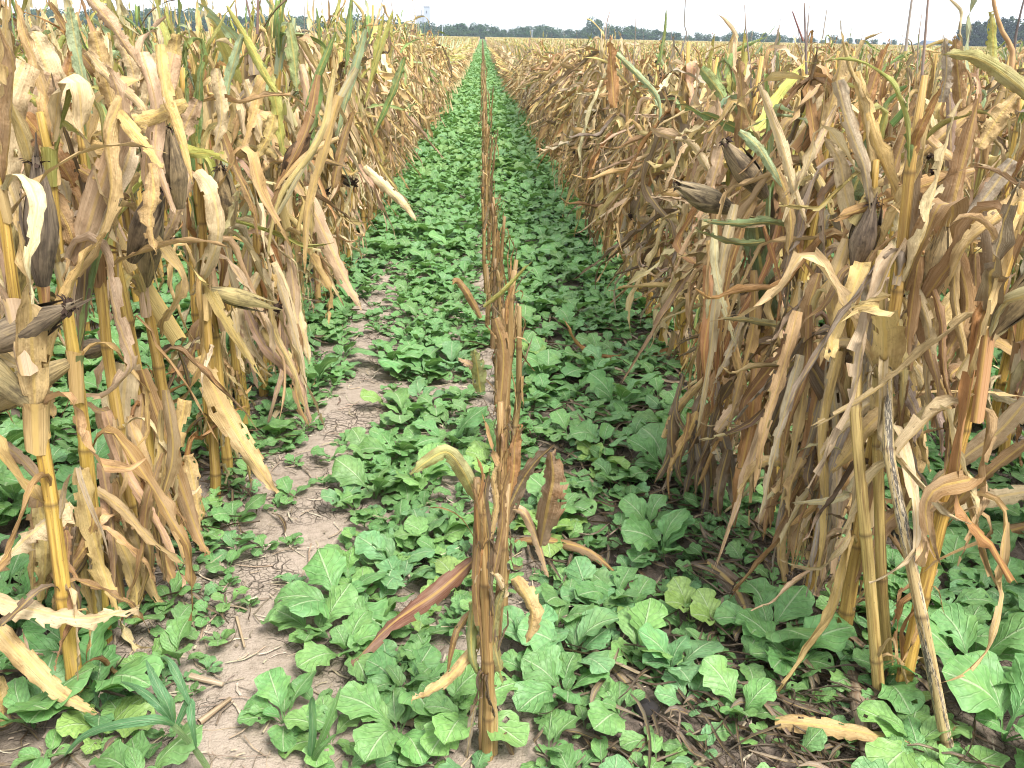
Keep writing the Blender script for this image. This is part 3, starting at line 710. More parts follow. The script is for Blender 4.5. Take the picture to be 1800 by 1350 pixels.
# row behind the toppled stalks
for n_, (Y_, pix_, w_, c_) in enumerate((
    (2.0, [(1300, 260), (1304, 180), (1298, 95)], 26, 'brown'), (1.7, [(1452, 220), (1472, 140), (1486, 75)], 28, 'tan'), (1.55, [(1560, 330), (1590, 240), (1622, 150)], 30, 'brown'), (1.5, [(1690, 190), (1682, 110), (1678, 62)], 26, 'brown'),
    (1.5, [(1655, 180), (1664, 120), (1660, 65)], 22, 'grey'), (2.4, [(1080, 190), (1074, 110), (1072, 62)], 22, 'rust'), (1.9, [(1390, 260), (1430, 190), (1440, 110)], 28, 'pale'), (2.1, [(1250, 330), (1270, 250), (1262, 170)], 28, 'pink'),
    (1.6, [(1440, 480), (1420, 560, -.03), (1432, 640, -.04), (1425, 700, -.05)], 34, 'brown'), (1.5, [(1490, 420), (1462, 520, -.02), (1480, 610, -.03), (1470, 690, -.03)], 38, 'tan'), (1.45, [(1520, 480), (1535, 560, -.02), (1520, 640, -.03)], 34, 'grey'),
    (1.6, [(1400, 640), (1370, 720, -.03), (1340, 790, -.05)], 28, 'dark'), (1.7, [(1330, 640), (1320, 740, -.03), (1300, 840, -.06), (1290, 930, -.07)], 30, 'rust'), (1.9, [(1260, 520), (1245, 620, -.03), (1240, 700, -.05)], 26, 'rust'),
    (1.55, [(1450, 700), (1440, 800, -.03), (1410, 900, -.05), (1390, 1010, -.07)], 34, 'brown'), (1.6, [(1380, 760), (1390, 860, -.03), (1372, 960, -.05), (1380, 1060, -.07)], 30, 'tan'), (1.5, [(1470, 760), (1480, 860, -.03), (1455, 960, -.05), (1440, 1040, -.06)], 28, 'pink'),
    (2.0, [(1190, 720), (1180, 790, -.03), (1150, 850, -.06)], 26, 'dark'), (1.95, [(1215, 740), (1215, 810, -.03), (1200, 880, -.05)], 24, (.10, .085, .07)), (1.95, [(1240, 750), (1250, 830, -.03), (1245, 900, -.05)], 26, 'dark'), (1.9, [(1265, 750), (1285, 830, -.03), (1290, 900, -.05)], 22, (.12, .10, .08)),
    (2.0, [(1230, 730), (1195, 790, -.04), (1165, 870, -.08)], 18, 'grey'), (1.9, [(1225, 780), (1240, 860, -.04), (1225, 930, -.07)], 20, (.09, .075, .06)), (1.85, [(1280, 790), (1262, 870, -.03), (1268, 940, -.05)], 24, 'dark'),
    (1.35, [(1600, 480), (1640, 560, -.02), (1620, 640, -.03)], 38, 'tan'), (1.35, [(1680, 440), (1700, 540, -.02), (1660, 630, -.03), (1610, 700, -.03)], 36, 'brown'), (1.6, [(1720, 260), (1760, 200), (1800, 150)], 34, 'tan'))):
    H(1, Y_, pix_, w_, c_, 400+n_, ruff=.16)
H(1, 1.45, [(1592, 445), (1604, 330), (1612, 240), (1616, 165)], 37, (.24, .16, .085), 51, w0=1, w1=.55, fold=.02, roll=.2)
H(1, 1.40, [(1655, 470), (1672, 380), (1695, 280), (1722, 165)], 62, (.36, .20, .085), 52, w0=.5, w1=.35, fold=.05)
H(1, 1.34, [(1830, 185), (1770, 135), (1715, 102), (1655, 95)], 36, (.40, .38, .13), 53, tilt=.4)
H(1, 1.55, [(1745, 120), (1746, 70), (1743, 20)], 27, 'yg', 54, w0=.9, w1=.8, fold=.05)
H(1, 1.50, [(1512, 430), (1488, 350), (1475, 280), (1448, 240)], 30, 'pale', 55, w0=.7, ruff=.15)
H(1, 1.55, [(1510, 230), (1525, 180), (1545, 120), (1565, 68)], 28, 'rust', 56, w1=.4)
H(1, 1.9, [(1330, 400), (1338, 470), (1352, 530), (1362, 565)], 46, (.07, .16, .055), 57, w0=.8, w1=.3, fold=.25)
H(1, 1.75, [(1400, 405), (1350, 392, -.05), (1300, 394, -.1), (1232, 388, -.15)], 22, (.14, .24, .09), 58, tilt=.9)
H(1, 1.80, [(1345, 425), (1300, 428, -.04), (1250, 416, -.1), (1220, 400, -.12)], 16, (.16, .24, .09), 59, tilt=.6)
H(1, 1.75, [(1415, 577), (1360, 570, -.05), (1310, 562, -.1), (1260, 560, -.15)], 14, (.30, .28, .12), 60, tilt=.5)
H(1, 1.36, [(1612, 745), (1580, 715, -.04), (1530, 745, -.06), (1490, 800, -.05), (1462, 830, -.03)], 44, 'tan', 61, twist=.6, w1=.2)
H(1, 1.36, [(1560, 690), (1520, 715, -.03), (1480, 750, -.05), (1440, 800, -.05)], 32, 'pale', 62, twist=.5)
H(1, 1.36, [(1602, 740), (1612, 800, -.02), (1595, 860, -.03), (1580, 940, -.03)], 42, 'tan', 63, w0=.9)
H(1, 1.50, [(1422, 840), (1370, 812, -.04), (1330, 820, -.07), (1298, 870, -.08)], 28, 'tan', 64, twist=.6)
H(1, 1.50, [(1440, 600), (1500, 598, -.05), (1560, 612, -.05), (1612, 632)], 24, 'tan', 65, tilt=.8)
H(1, 1.40, [(1585, 690), (1660, 686, -.04), (1740, 688, -.06), (1815, 700, -.06)], 16, 'tan', 66, tilt=.8)
H(1, 1.40, [(1590, 600), (1575, 650, -.03), (1582, 700, -.02)], 26, 'grey', 67)
H(1, 1.50, [(1335, 150), (1372, 250), (1395, 330), (1420, 400)], 26, 'pale', 68, w0=.4, w1=.5)
H(1, 1.45, [(1780, 280), (1745, 330), (1690, 400), (1660, 440)], 36, 'grey', 69)
H(1, 1.30, [(1815, 330), (1760, 380, -.02), (1700, 430, -.03), (1660, 520)], 40, 'tan', 70, twist=.7)
H(1, 1.35, [(1740, 370), (1748, 450, -.02), (1738, 540, -.02), (1715, 600)], 52, (.31, .22, .14), 71, w0=.7)
H(2, 1.9, [(1815, 690), (1760, 755, -.04), (1700, 800, -.06), (1632, 855, -.08)], 38, (.36, .25, .13), 72, w1=.2)
H(2, 1.75, [(1820, 862), (1760, 872, -.03), (1715, 885, -.05), (1680, 915, -.06)], 36, 'pale', 73)
H(2, 1.75, [(1820, 920), (1770, 935, -.02), (1720, 950, -.03), (1672, 965, -.04)], 32, 'brown', 74)
H(2, 1.85, [(1815, 770), (1740, 830, -.03), (1680, 890, -.05)], 26, 'brown', 75)
H(1, 2.95, [(1180, 615), (1120, 632, -.03), (1050, 628, -.04), (1015, 605, -.04), (990, 560, -.02)], 15, 'rust', 76, tilt=.7)
H(1, 2.0, [(1165, 770), (1190, 720), (1225, 680), (1260, 640)], 20, 'tan', 77)
H(1, 1.75, [(1290, 1000), (1330, 930), (1360, 870), (1385, 800)], 30, 'pink', 78, w0=.2)
H(1, 1.62, [(1365, 1080), (1400, 1000), (1430, 930), (1440, 860)], 34, 'tan', 79, w0=.2)
H(1, 1.70, [(1260, 760), (1290, 720), (1340, 680), (1380, 650)], 26, 'pink', 80)
H(1, 1.55, [(1300, 230), (1335, 260), (1375, 330)], 24, 'blue', 81, w0=.3)
H(1, 1.60, [(1495, 350), (1520, 280), (1530, 240)], 44, (.10, .20, .075), 82, w1=.2)
H(1, 2.2, [(1245, 300), (1215, 255), (1180, 245)], 18, 'pale', 83, tilt=.5)
H(1, 2.6, [(1080, 92), (1120, 130), (1155, 170), (1160, 215)], 14, 'blue', 84)
H(1, 2.3, [(1232, 120), (1265, 160), (1285, 205)], 22, (.26, .40, .14), 85, w1=.3)
H(1, 2.6, [(1160, 110), (1168, 60), (1172, 15)], 8, 'green', 86)

def HT(k, Y, pix, r, color, seed):
    b = MB(); P = spline([at(q[0], q[1], Y) for q in pix], 8); tube(b, P, [r*lerp(1, .55, i/8) for i in range(9)], 5)
    par = owner(k, Y); o = link('tassel', b.mesh('tassel', TASSEL), None, None, color); o.parent = par; o.matrix_parent_inverse = par.matrix_basis.inverted()
HT(1, 2.5, [(1196, 95), (1207, 60), (1203, 40), (1207, -30)], .0022, (.30, .26, .22), 1)
HT(1, 1.7, [(1418, 130), (1416, 70), (1414, 5)], .0026, (.26, .20, .18), 2)
HT(1, 1.7, [(1412, 72), (1402, 45), (1393, 20)], .0022, (.26, .13, .11), 3)
HT(1, 2.3, [(1446, 68), (1450, 40), (1454, 15)], .002, (.42, .36, .30), 4)
HT(1, 1.6, [(1592, 90), (1597, 45), (1607, -30)], .003, (.38, .33, .28), 5)
HT(1, 1.4, [(1776, 130), (1780, 88), (1762, 55), (1748, 10), (1742, -40)], .0045, (.55, .34, .17), 6)
HT(1, 1.5, [(1782, 100), (1788, 50), (1805, -20)], .0025, (.16, .13, .12), 7)
HT(1, 2.6, [(1064, 70), (1066, 45), (1072, 20)], .0022, (.42, .33, .28), 8)
HT(-1, 2.1, [(452, 60), (453, 20), (455, -40)], .0035, (.26, .17, .14), 9)
HT(-1, 2.1, [(440, 30), (434, 5), (428, -30)], .003, (.28, .2, .16), 10)
HT(-1, 1.6, [(192, 30), (191, -10), (190, -50)], .005, (.30, .27, .10), 11)
def drape(k, n, seed, starts, ends, Y0, Y1, wlo, whi, cols, sag):
    """Dead leaves that hang down from the stalks in a thick tangle."""
    rng = random.Random(seed)
    for i in range(n):
        a = (rng.uniform(*starts[0]), rng.uniform(*starts[1])); e = (lerp(a[0], rng.uniform(*ends[0]), .75), rng.uniform(*ends[1])); Y = rng.uniform(Y0, Y1)
        pix = [(a[0], a[1]), (lerp(a[0], e[0], .3)+rng.uniform(-14, 14), lerp(a[1], e[1], .33)+rng.uniform(-8, 8), -sag*.4), (lerp(a[0], e[0], .7)+rng.uniform(-16, 16), lerp(a[1], e[1], .66), -sag*.8), (e[0], e[1], -sag)]
        if at(e[0], e[1], Y-sag).z < .005: continue
        H(k, Y, pix, rng.uniform(wlo, whi), jit(rng, PAL[rng.choice(cols)], .25), seed*100+i, ruff=rng.uniform(.1, .22), w0=rng.uniform(.3, .9), nseg=20, nac=7)
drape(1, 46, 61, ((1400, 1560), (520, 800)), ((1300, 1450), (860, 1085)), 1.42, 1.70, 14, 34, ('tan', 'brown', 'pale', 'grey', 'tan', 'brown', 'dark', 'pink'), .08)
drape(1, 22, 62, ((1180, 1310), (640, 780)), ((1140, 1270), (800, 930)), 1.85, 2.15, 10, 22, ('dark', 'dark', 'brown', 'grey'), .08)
drape(1, 22, 63, ((1560, 1720), (420, 640)), ((1540, 1720), (640, 860)), 1.32, 1.50, 16, 36, ('tan', 'pale', 'brown', 'grey', 'straw'), .04)
drape(1, 26, 64, ((1240, 1420), (330, 560)), ((1180, 1380), (560, 780)), 1.75, 2.3, 12, 26, ('tan', 'brown', 'rust', 'pale', 'brown'), .07)
drape(-1, 20, 65, ((150, 330), (680, 860)), ((180, 400), (930, 1090)), 1.40, 1.70, 16, 34, ('tan', 'brown', 'pale', 'straw', 'brown', 'pink'), .06)
drape(-1, 10, 66, ((60, 190), (840, 960)), ((20, 230), (1020, 1130)), 1.28, 1.42, 18, 36, ('tan', 'brown', 'dark', 'straw'), .04)
drape(-1, 16, 67, ((420, 560), (420, 600)), ((450, 600), (640, 760)), 2.2, 2.7, 12, 26, ('tan', 'pale', 'brown', 'pink'), .06)
drape(-1, 20, 68, ((50, 340), (70, 300)), ((40, 360), (230, 470)), 1.36, 1.8, 20, 42, ('pale', 'pale', 'straw', 'tan', 'pink'), .05)
drape(-1, 16, 69, ((380, 640), (110, 330)), ((380, 680), (260, 480)), 2.0, 3.0, 14, 26, ('pale', 'straw', 'tan', 'brown', 'pale'), .05)
drape(1, 16, 70, ((1350, 1760), (120, 330)), ((1330, 1770), (280, 500)), 1.4, 1.8, 16, 36, ('pale', 'tan', 'grey', 'brown', 'straw'), .05)
# ears seen clearly
def ear_at(k, Y, p0, p1, wpx, color, seed, silk=True):
    rng = random.Random(seed); a = at(*p0, Y); c = at(*p1, Y-.03); L = (c-a).length; z = (a-CAM).dot(FWD)
    b = ear_shape(rng, L, wpx*z/FPX*.43, 12, 10, 5); par = owner(k, Y)
    m = Matrix.Translation(a) @ (c-a).to_track_quat('Z', 'Y').to_matrix().to_4x4()
    o = link('ear', b.mesh('ear', HUSK), None, None, tuple(1.7*q for q in color)); o.parent = par; o.matrix_parent_inverse = par.matrix_basis.inverted(); o.matrix_basis = m
    if silk:
        s = link('silk', SILKS[seed % 4].mesh('silk', SILK), o, Matrix.Translation((0, 0, L*.97)) @ Matrix.Scale(.85, 4), (1, 1, 1))
ear_at(-1, 1.22, (-40, 615), (128, 535), 66, (.17, .13, .085), 1)
ear_at(-1, 1.30, (75, 500), (62, 275), 60, (.15, .115, .085), 2)
ear_at(-1, 1.62, (315, 365), (292, 222), 48, (.22, .16, .09), 3)
ear_at(-1, 1.56, (232, 458), (286, 322), 50, (.19, .14, .09), 4)
ear_at(-1, 1.95, (405, 395), (385, 290), 44, (.28, .20, .10), 5)
ear_at(-1, 2.40, (500, 312), (545, 235), 40, (.16, .09, .05), 6)
ear_at(-1, 1.36, (20, 540), (35, 380), 60, (.42, .32, .12), 7, False)
ear_at(1, 1.36, (1640, 520), (1662, 400), 52, (.42, .31, .16), 8, False)
ear_at(1, 1.90, (1345, 345), (1270, 245), 46, (.20, .15, .09), 9)
ear_at(1, 1.95, (1290, 370), (1185, 325), 44, (.22, .17, .10), 10)
ear_at(1, 1.50, (1505, 470), (1535, 350), 50, (.16, .12, .09), 11)

# toppled pale stalks at the front of that row
def toppled(pix, Y, r, seed, label, col):
    rng = random.Random(seed); pts = [at(q[0], q[1], Y+q[2]) for q in pix]
    base = pts[0].copy(); base.z = max(base.z, 0)
    root = empty('broken_corn_stalk', base); tag(root, label, 'corn stalk', 'toppled pale stalks in front of the dry row')
    b, j, tot = stalk_path(rng, [p-base for p in spline(pts, 10)], r, r*.8, gap=.24)
    link('stalk', b.mesh('stalk', MOULDY if seed == 1 else STALK), root, Matrix(), col)
    return root, j
t1, j1 = toppled([(1672, 1352, -.30), (1640, 1180, -.28), (1606, 1000, -.26), (1572, 860, -.20), (1556, 760, -.14), (1560, 620, -.02)], 1.36, .0105, 1, 'long pale mould-spotted corn stalk leaning out over the green leaves', (.56, .43, .20))
t2, j2 = toppled([(1548, 1245, -.16), (1532, 1090, -.15), (1524, 960, -.14), (1508, 840, -.12), (1502, 720, -.08), (1512, 540, .04)], 1.36, .0110, 2, 'golden upright stalk with bare lower joints beside the leaning stalk', (.60, .43, .14))
t3, j3 = toppled([(1562, 1255, -.14), (1556, 1090, -.13), (1550, 950, -.12), (1545, 820, -.08), (1544, 660, -.03), (1550, 440, .05)], 1.38, .0105, 3, 'golden stalk standing between the upright stalk and the leaning one', (.58, .42, .13))
for own, j, seeds in ((t1, j1, (1, 2)), (t2, j2, (3, 4)), (t3, j3, (5, 6))):
    for s in seeds:
        rng = random.Random(s); p = j[min(len(j)-1, rng.randrange(len(j)))][1]; k = rng.choice(('hang', 'kink')); vi = rng.randrange(34)
        key = ('leaf', False, k, vi)
        if key not in CACHE: CACHE[key] = LEAVES[k][vi].mesh('leaf', LEAF)
        link('leaf', CACHE[key], own, Matrix.Translation(p) @ rotz(rng.uniform(0, 6.28)) @ Matrix.Scale(.45, 4), jit(rng, PAL['tan']))

# ------------------------------------------------------------------ the stunted row down the middle
def gen_stunted(rng, lo=False, tall=None):
    out_ = []; h = rng.uniform(.30, .56)
    if tall: h = tall
    for q in range(1 if lo or rng.random() < .88 else 2):
        a = rng.uniform(0, 6.28); hh = h*(rng.uniform(.7, 1) if not tall else 1-.2*q); o = .014*q
        b, joints, tot = stalk_path(rng, [(o*math.cos(a), o*math.sin(a), -.02), (rng.uniform(-.012, .012)+o*2*math.cos(a), rng.uniform(-.012, .012), hh*.5), (rng.uniform(-.02, .02)+o*3*math.cos(a), rng.uniform(-.02, .02), hh)], .0105, .0065, gap=.10, ns=8 if not lo else 4)
        out_.append(('stalk', b, None, Matrix(), jit(rng, rng.choice(((.26, .16, .06), (.17, .11, .055), (.33, .22, .08))), .12)))
        for t, p, d in joints:
            for z in range(6 if not lo else 3):
                k = rng.choices(('hang', 'kink', 'up', 'arch', 'shred'), (3, 2, 3.4, .5, 4))[0]; LV = (LEAVESLO if lo else LEAVES)[k]; vi = rng.randrange(len(LV))
                s = rng.uniform(.14, .42)*(1.5 if k == 'shred' else 1)
                if k == 'hang': s = min(s, max(.16, p.z/.42))
                m = Matrix.Translation(p) @ Euler((rng.uniform(-.15, .15), rng.uniform(-.15, .15), rng.uniform(0, 6.28))).to_matrix().to_4x4() @ Matrix.Diagonal((s*.62, s*.85, s*1.15, 1))
                c = jit(rng, PAL[rng.choices(('brown', 'dark', 'rust', 'tan', 'yg', 'pink'), (7, 10, 1.5, 1.2, .3, 1.2))[0]], .2)
                out_.append(('leaf', LV[vi], ('leaf', lo, k, vi), m, c))
    return out_
STUNT = []
def solo_stunted(parts, loc, label, group):
    root = empty('stunted_corn_plant', loc); tag(root, label, 'corn plant', group)
    for role, b, key, m, c in parts:
        if key is None: me = b.mesh(role, SOLO[ROLE_M[role]])
        else:
            if key not in CACHE: CACHE[key] = b.mesh(role, SOLO[ROLE_M[role]])
            me = CACHE[key]
        link(role, me, root, m, c)
    return root
ys = [1.075, 1.40, 1.62, 1.83, 2.05, 2.25, 2.5, 2.72]
while len(ys) < 38: ys.append(ys[-1]+R.uniform(.19, .34))
for i, y in enumerate(ys):
    rng = random.Random(900+i)
    lab = f'short ragged corn stump, {NUM[i]} from the front in the middle row' if 0 < i < 10 else 'short ragged corn stump at the very front of the middle row' if i == 0 else 'short ragged corn stump further back in the middle row'
    g = gen_stunted(rng, False, {1: .47, 2: .66, 3: .52, 4: .58}.get(i))
    if i == 0: g = [p for p in g if p[0] == 'leaf' and p[3].translation.z > .10][:30]
    sx0 = XC+rng.gauss(0, .02)
    if i == 0:
        base = on_ground(857, 1338); sx0, y = base.x, base.y
        q0 = Vector((sx0, y, gz(XC, y)))
        for pp, r_, c_ in (([(857, 1345, 0), (858, 1200, .005), (853, 1050, .01), (849, 900, .01), (846, 850, .01)], .0098, (.34, .21, .07)), ([(872, 1130, .02), (876, 1040, .03), (884, 930, .04), (893, 850, .05)], .0075, (.26, .17, .07)), ([(838, 1000, .02), (840, 900, .03), (838, 840, .03)], .0080, (.20, .13, .06))):
            b_, j_, t_ = stalk_path(rng, [at(a_, c2, y+d_)-q0 for a_, c2, d_ in pp], r_, r_*.8, gap=.12); g.append(('stalk', b_, None, Matrix(), c_))
        g = [p for p in g if p[0] == 'leaf']+g[-3:]
    STUNT.append(solo_stunted(g, (sx0, y, gz(XC, y)), lab, 'stunted corn plants of the middle row'))
pts = []; y = ys[-1]+.2; SM = [mass_mesh(gen_stunted(random.Random(950+i), True), 'stunted_shape') for i in range(6)]
while y < 390:
    s = R.uniform(.85, 1.1); f = 1 if y < 60 else 2
    pts.append((XC+R.gauss(0, .025), y, 0, 0, 0, R.uniform(0, 6.28), s*f, s*f, s, R.randrange(6))); y += R.uniform(.17, .27)*(1 if y < 60 else 3)
scatter('stunted_corn_row', SM, pts, 'far end of the short brown middle row of corn')
c0, c1 = STUNT[0], STUNT[1]
H(0, 1.10, [(832, 985), (770, 1040, -.03), (690, 1095, -.06), (618, 1168, -.08)], 40, (.17, .055, .035), 101, own=c0, w0=.5, w1=.35, ruff=.12).__setitem__('label', 'wine red drooping leaf')
H(0, 1.12, [(838, 880), (815, 830, -.02), (785, 795, -.04), (745, 815, -.06), (722, 835, -.07)], 30, (.34, .36, .11), 102, own=c0, ruff=.15).__setitem__('label', 'yellow-green leaf with brown margins')
H(0, 1.12, [(825, 1058), (845, 1090, -.03), (868, 1140, -.04), (885, 1205, -.04)], 34, (.30, .38, .12), 103, own=c0, w0=.5, w1=.3).__setitem__('label', 'yellow-green folded leaf')
H(0, 1.11, [(832, 1060), (828, 1110, -.02), (832, 1165, -.03), (852, 1200, -.02)], 28, (.27, .33, .09), 104, own=c0, w0=.6, w1=.5)
H(0, 1.11, [(845, 1120), (800, 1180, -.03), (760, 1215, -.05), (722, 1232, -.06)], 30, 'tan', 105, own=c0, ruff=.15)
H(0, 1.11, [(828, 1075), (800, 1120, -.01), (785, 1190, -.02)], 16, 'brown', 106, own=c0)
H(0, 1.20, [(950, 960), (962, 890, -.02), (972, 840, -.02), (968, 795, -.02)], 54, (.22, .125, .06), 107, own=c0, w0=.35, w1=.5, fold=.4)
H(0, 1.20, [(878, 930), (905, 870), (935, 820), (975, 780)], 30, 'dark', 108, own=c0, w0=.7)
H(0, 1.20, [(893, 890), (903, 830), (905, 780), (915, 745)], 26, 'rust', 109, own=c0, w1=.4)
H(0, 1.20, [(888, 895), (920, 900), (945, 950), (960, 1000), (965, 1015)], 22, 'pink', 110, own=c0)
H(0, 1.16, [(905, 1015), (935, 1075, -.02), (925, 1130, -.03)], 40, 'tan', 111, own=c0, w0=.5)
for n_, (pix_, w_, c_) in enumerate((([(850, 1350), (846, 1250), (848, 1150), (838, 1060)], 24, 'brown'), ([(868, 1350), (870, 1260), (864, 1190), (872, 1120)], 20, 'tan'), ([(862, 1200), (868, 1100), (860, 1010), (868, 940)], 24, 'dark'),
    ([(842, 1100), (836, 1010), (842, 920), (830, 850)], 22, 'brown'), ([(856, 1040), (860, 960), (852, 880), (862, 820)], 26, 'dark'), ([(868, 1010), (882, 930), (884, 870), (898, 820)], 22, 'brown'), ([(846, 980), (838, 900), (848, 840), (836, 800)], 18, 'rust'),
    ([(860, 950), (872, 890), (868, 840), (878, 815)], 20, 'tan'), ([(835, 1240), (826, 1290), (818, 1350)], 20, 'grey'), ([(885, 1290), (900, 1320), (912, 1352)], 20, 'dark'), ([(890, 1050), (870, 1010), (842, 1000), (835, 1030)], 22, 'pale'), ([(880, 1180), (868, 1120), (876, 1060), (890, 1030)], 26, (.34, .33, .12)))):
    H(0, 1.075, pix_, w_*.72, c_, 500+n_, own=c0, w0=.9, ruff=.14)
H(0, 1.40, [(845, 690), (838, 640, -.02), (832, 615, -.03)], 26, (.27, .33, .09), 113, own=c1, w1=.4)
H(0, 1.40, [(842, 650), (825, 640, -.02), (806, 630, -.03)], 16, 'pink', 114, own=c1, w1=.5)
H(0, 1.62, [(850, 540), (880, 515, -.02), (910, 485, -.03), (935, 460, -.04)], 12, 'yg', 115, own=STUNT[2])
H(0, 1.62, [(845, 560), (825, 520, -.02), (805, 495, -.03), (795, 500, -.04)], 18, 'brown', 116, own=STUNT[2])
H(0, 1.55, [(870, 560), (885, 620), (880, 720), (888, 760)], 24, 'brown', 117, own=c1)
H(0, 1.55, [(890, 570), (892, 530), (905, 500)], 10, 'rust', 118, own=c1)

# ------------------------------------------------------------------ forage radish
def radish_leaf(rng, young, nac=7, nseg=18):
    b = MB(); L = 1.0; rows = []
    pet = rng.uniform(.22, .38) if not young else rng.uniform(.3, .45); e0 = rng.uniform(.75, 1.25); e1 = rng.uniform(-.35, .35)
    W = rng.uniform(.40, .56) if not young else rng.uniform(.36, .46); ph = [rng.uniform(0, 6.28) for _ in range(5)]; side = rng.uniform(-.35, .35)
    fq = rng.uniform(14, 21); cup = rng.uniform(-.25, .35); lob = rng.uniform(.08, .24) if not young else .035
    p = Vector((0, 0, 0)); ds = L/nseg; tw = rng.uniform(-.5, .5)
    for i in range(nseg+1):
        s = i/nseg; e = lerp(e0, e1, sm(.05, .95, s)); az = side*s*s
        T = Vector((math.cos(e)*math.cos(az), math.cos(e)*math.sin(az), math.sin(e))); B = Vector((-math.sin(az), math.cos(az), 0)); Nn = T.cross(B)
        t_ = tw*s; B2 = B*math.cos(t_)+Nn*math.sin(t_); N2 = T.cross(B2)
        if s < pet: wd = .013; t = 0
        else:
            t = (s-pet)/(1-pet)
            base = max(0, 1-abs(2*(t**(1.15 if not young else .95)*.985+.012)-1)**2.5)**.55
            if not young: base *= lerp(.55, 1, sm(.10, .45, t))
            wd = W*.5*max(.03, base)
        row = []
        for j in range(nac):
            a = lerp(-1, 1, j/(nac-1)); pk = ph[0] if a < 0 else ph[1]
            tooth = 1+(lob*math.sin(t*(fq if not young else 24)+pk)+.05*math.sin(t*41+pk*2))*abs(a)**3*(1 if t > 0 else 0)
            lat = wd*a*tooth
            up_ = cup*wd*a*a*1.2-.02*abs(a)*0 + (.045*W*math.sin(t*13+ph[2]+abs(a)*2.5)*abs(a)+.05*W*math.sin(t*9+pk)*a*a if t > 0 else 0)
            row.append(b.vert(p+B2*lat+N2*up_*1.0, (a+1)/2, s))
        rows.append(row); p = p+T*ds
    for i in range(nseg):
        for j in range(nac-1):
            if i > nseg*.5 and rng.random() < .008: continue                                   # eaten hole
            b.face(rows[i][j], rows[i][j+1], rows[i+1][j+1], rows[i+1][j])
    return b
rr = random.Random(41)
RL = [radish_leaf(rr, False) for _ in range(12)]; RY = [radish_leaf(rr, True, 5, 13) for _ in range(8)]
RLO = [radish_leaf(rr, False, 5, 9) for _ in range(8)]
GC = ((.178, .355, .112), (.150, .325, .105), (.215, .41, .118), (.165, .35, .145), (.28, .44, .11))
def gen_radish(rng, size, lo=False):
    out_ = []; n = rng.randint(4, 6) if size < .1 else rng.randint(6, 9); a = rng.uniform(0, 6.28); base = rng.choices(GC, (4, 4, 2.5, 2, .5))[0]
    if size > .13: base = rng.choice(((.15, .34, .11), (.165, .36, .115)))
    for i in range(n):
        a += 2.4+rng.uniform(-.4, .4); yng = (size < .075 and rng.random() < .75) or (i >= n-2 and not lo)
        st = RLO if lo else (RY if yng else RL); vi = rng.randrange(len(st)); s = size*rng.uniform(.65, 1.2)*(.65 if i >= n-2 else 1)
        m = rotz(a) @ Matrix.Rotation(rng.uniform(-.35, .3)-(.25 if i >= n-2 else 0), 4, 'Y') @ Matrix.Rotation(rng.uniform(-.25, .25), 4, 'X') @ Matrix.Scale(s, 4)
        out_.append(('green', st[vi], ('radish', lo, yng, vi), m, jit(rng, base, .14)))
    return out_
# where they grow: thick in the lanes, thin on the bare strip and in the residue
hero_r = [((600, 1075), .17), ((560, 1125), .13), ((690, 1000), .13), ((165, 1245), .17), ((60, 1290), .15), ((1345, 1120), .15), ((1385, 1170), .15), ((1550, 1215), .14), ((1600, 1330), .13), ((1700, 1195), .17),
          ((1760, 1310), .17), ((1165, 985), .14), ((740, 660), .17), ((690, 640), .15), ((1085, 715), .17), ((790, 790), .16), ((700, 810), .14), ((1060, 800), .15), ((1170, 840), .16), ((560, 690), .15), ((760, 960), .13),
          ((480, 660), .15), ((660, 880), .13), ((1040, 1060), .10), ((1120, 1160), .11), ((1180, 1195), .12), ((930, 1170), .11), ((990, 1240), .11), ((700, 1290), .12), ((580, 1300), .11), ((500, 1270), .10), ((1300, 1270), .11)]
spots = []                               # x, y, size, hero
for (px, py), s in hero_r:
    p = on_ground(px, py); spots.append((p.x, p.y, s, True))
def want(x, y):
    """(plants per square metre, size) wanted at a place"""
    u = x-XC; k = abs(((u)/ROW+.5) % 1-.5)*ROW; inner = abs(u) < ROW
    if not inner:
        return (58 if k > .10 else 26), .105
    if k < .05 and abs(u) < .1: return 14, .075
    d = 62; s = .078 if y < 2.6 else .088
    if y > 4: d, s = 62, .098
    strip = u < -.30 and u > -.62 and y < 3.6+.8*math.sin(u*9)
    if strip:
        c = -.455-.03*math.sin(y*4)
        q = abs(u-c)
        if q < .10: d = 3.5 if y < 3.0 else 20; s = .05
        else: d = 58; s = .075
    if u > .22 and y < 1.75 and u < .62: d, s = 56, .066
    if abs(u) > .60: d *= .8
    return d, s
gr = random.Random(4); cell = {}
def near_free(x, y, r):
    cx, cy = int(x/.12), int(y/.12)
    for i in (-1, 0, 1):
        for j in (-1, 0, 1):
            for q in cell.get((cx+i, cy+j), ()):
                if (q[0]-x)**2+(q[1]-y)**2 < r*r: return False
    return True
def put_cell(x, y): cell.setdefault((int(x/.12), int(y/.12)), []).append((x, y))
for s in spots: put_cell(s[0], s[1])
def grow(x0, x1, y0, y1, f=1.0):
    n = int((x1-x0)*(y1-y0)*430*f)
    for _ in range(n):
        x = gr.uniform(x0, x1); y = gr.uniform(y0, y1); d, s = want(x, y)
        if gr.random() > d/62.: continue
        s *= gr.choices((.6, .8, 1, 1.3, 1.6), (2, 3, 4, 2, .6))[0]
        if not near_free(x, y, max(.028, .40*s)): continue
        put_cell(x, y); spots.append((x, y, s, False))
grow(XC-.74, XC+.74, .8, 14); grow(XC-.74, XC+.74, 14, 60, .6)
for k in (1, 2, 3, 4): 
    f = (.9, .8, .6, .5)[k-1]
    grow(XC-ROW*(k+1), XC-ROW*k, .9+.4*k, 9+3*(k < 2), f); grow(XC+ROW*k, XC+ROW*(k+1), .9+.4*k, 8, f*.8)
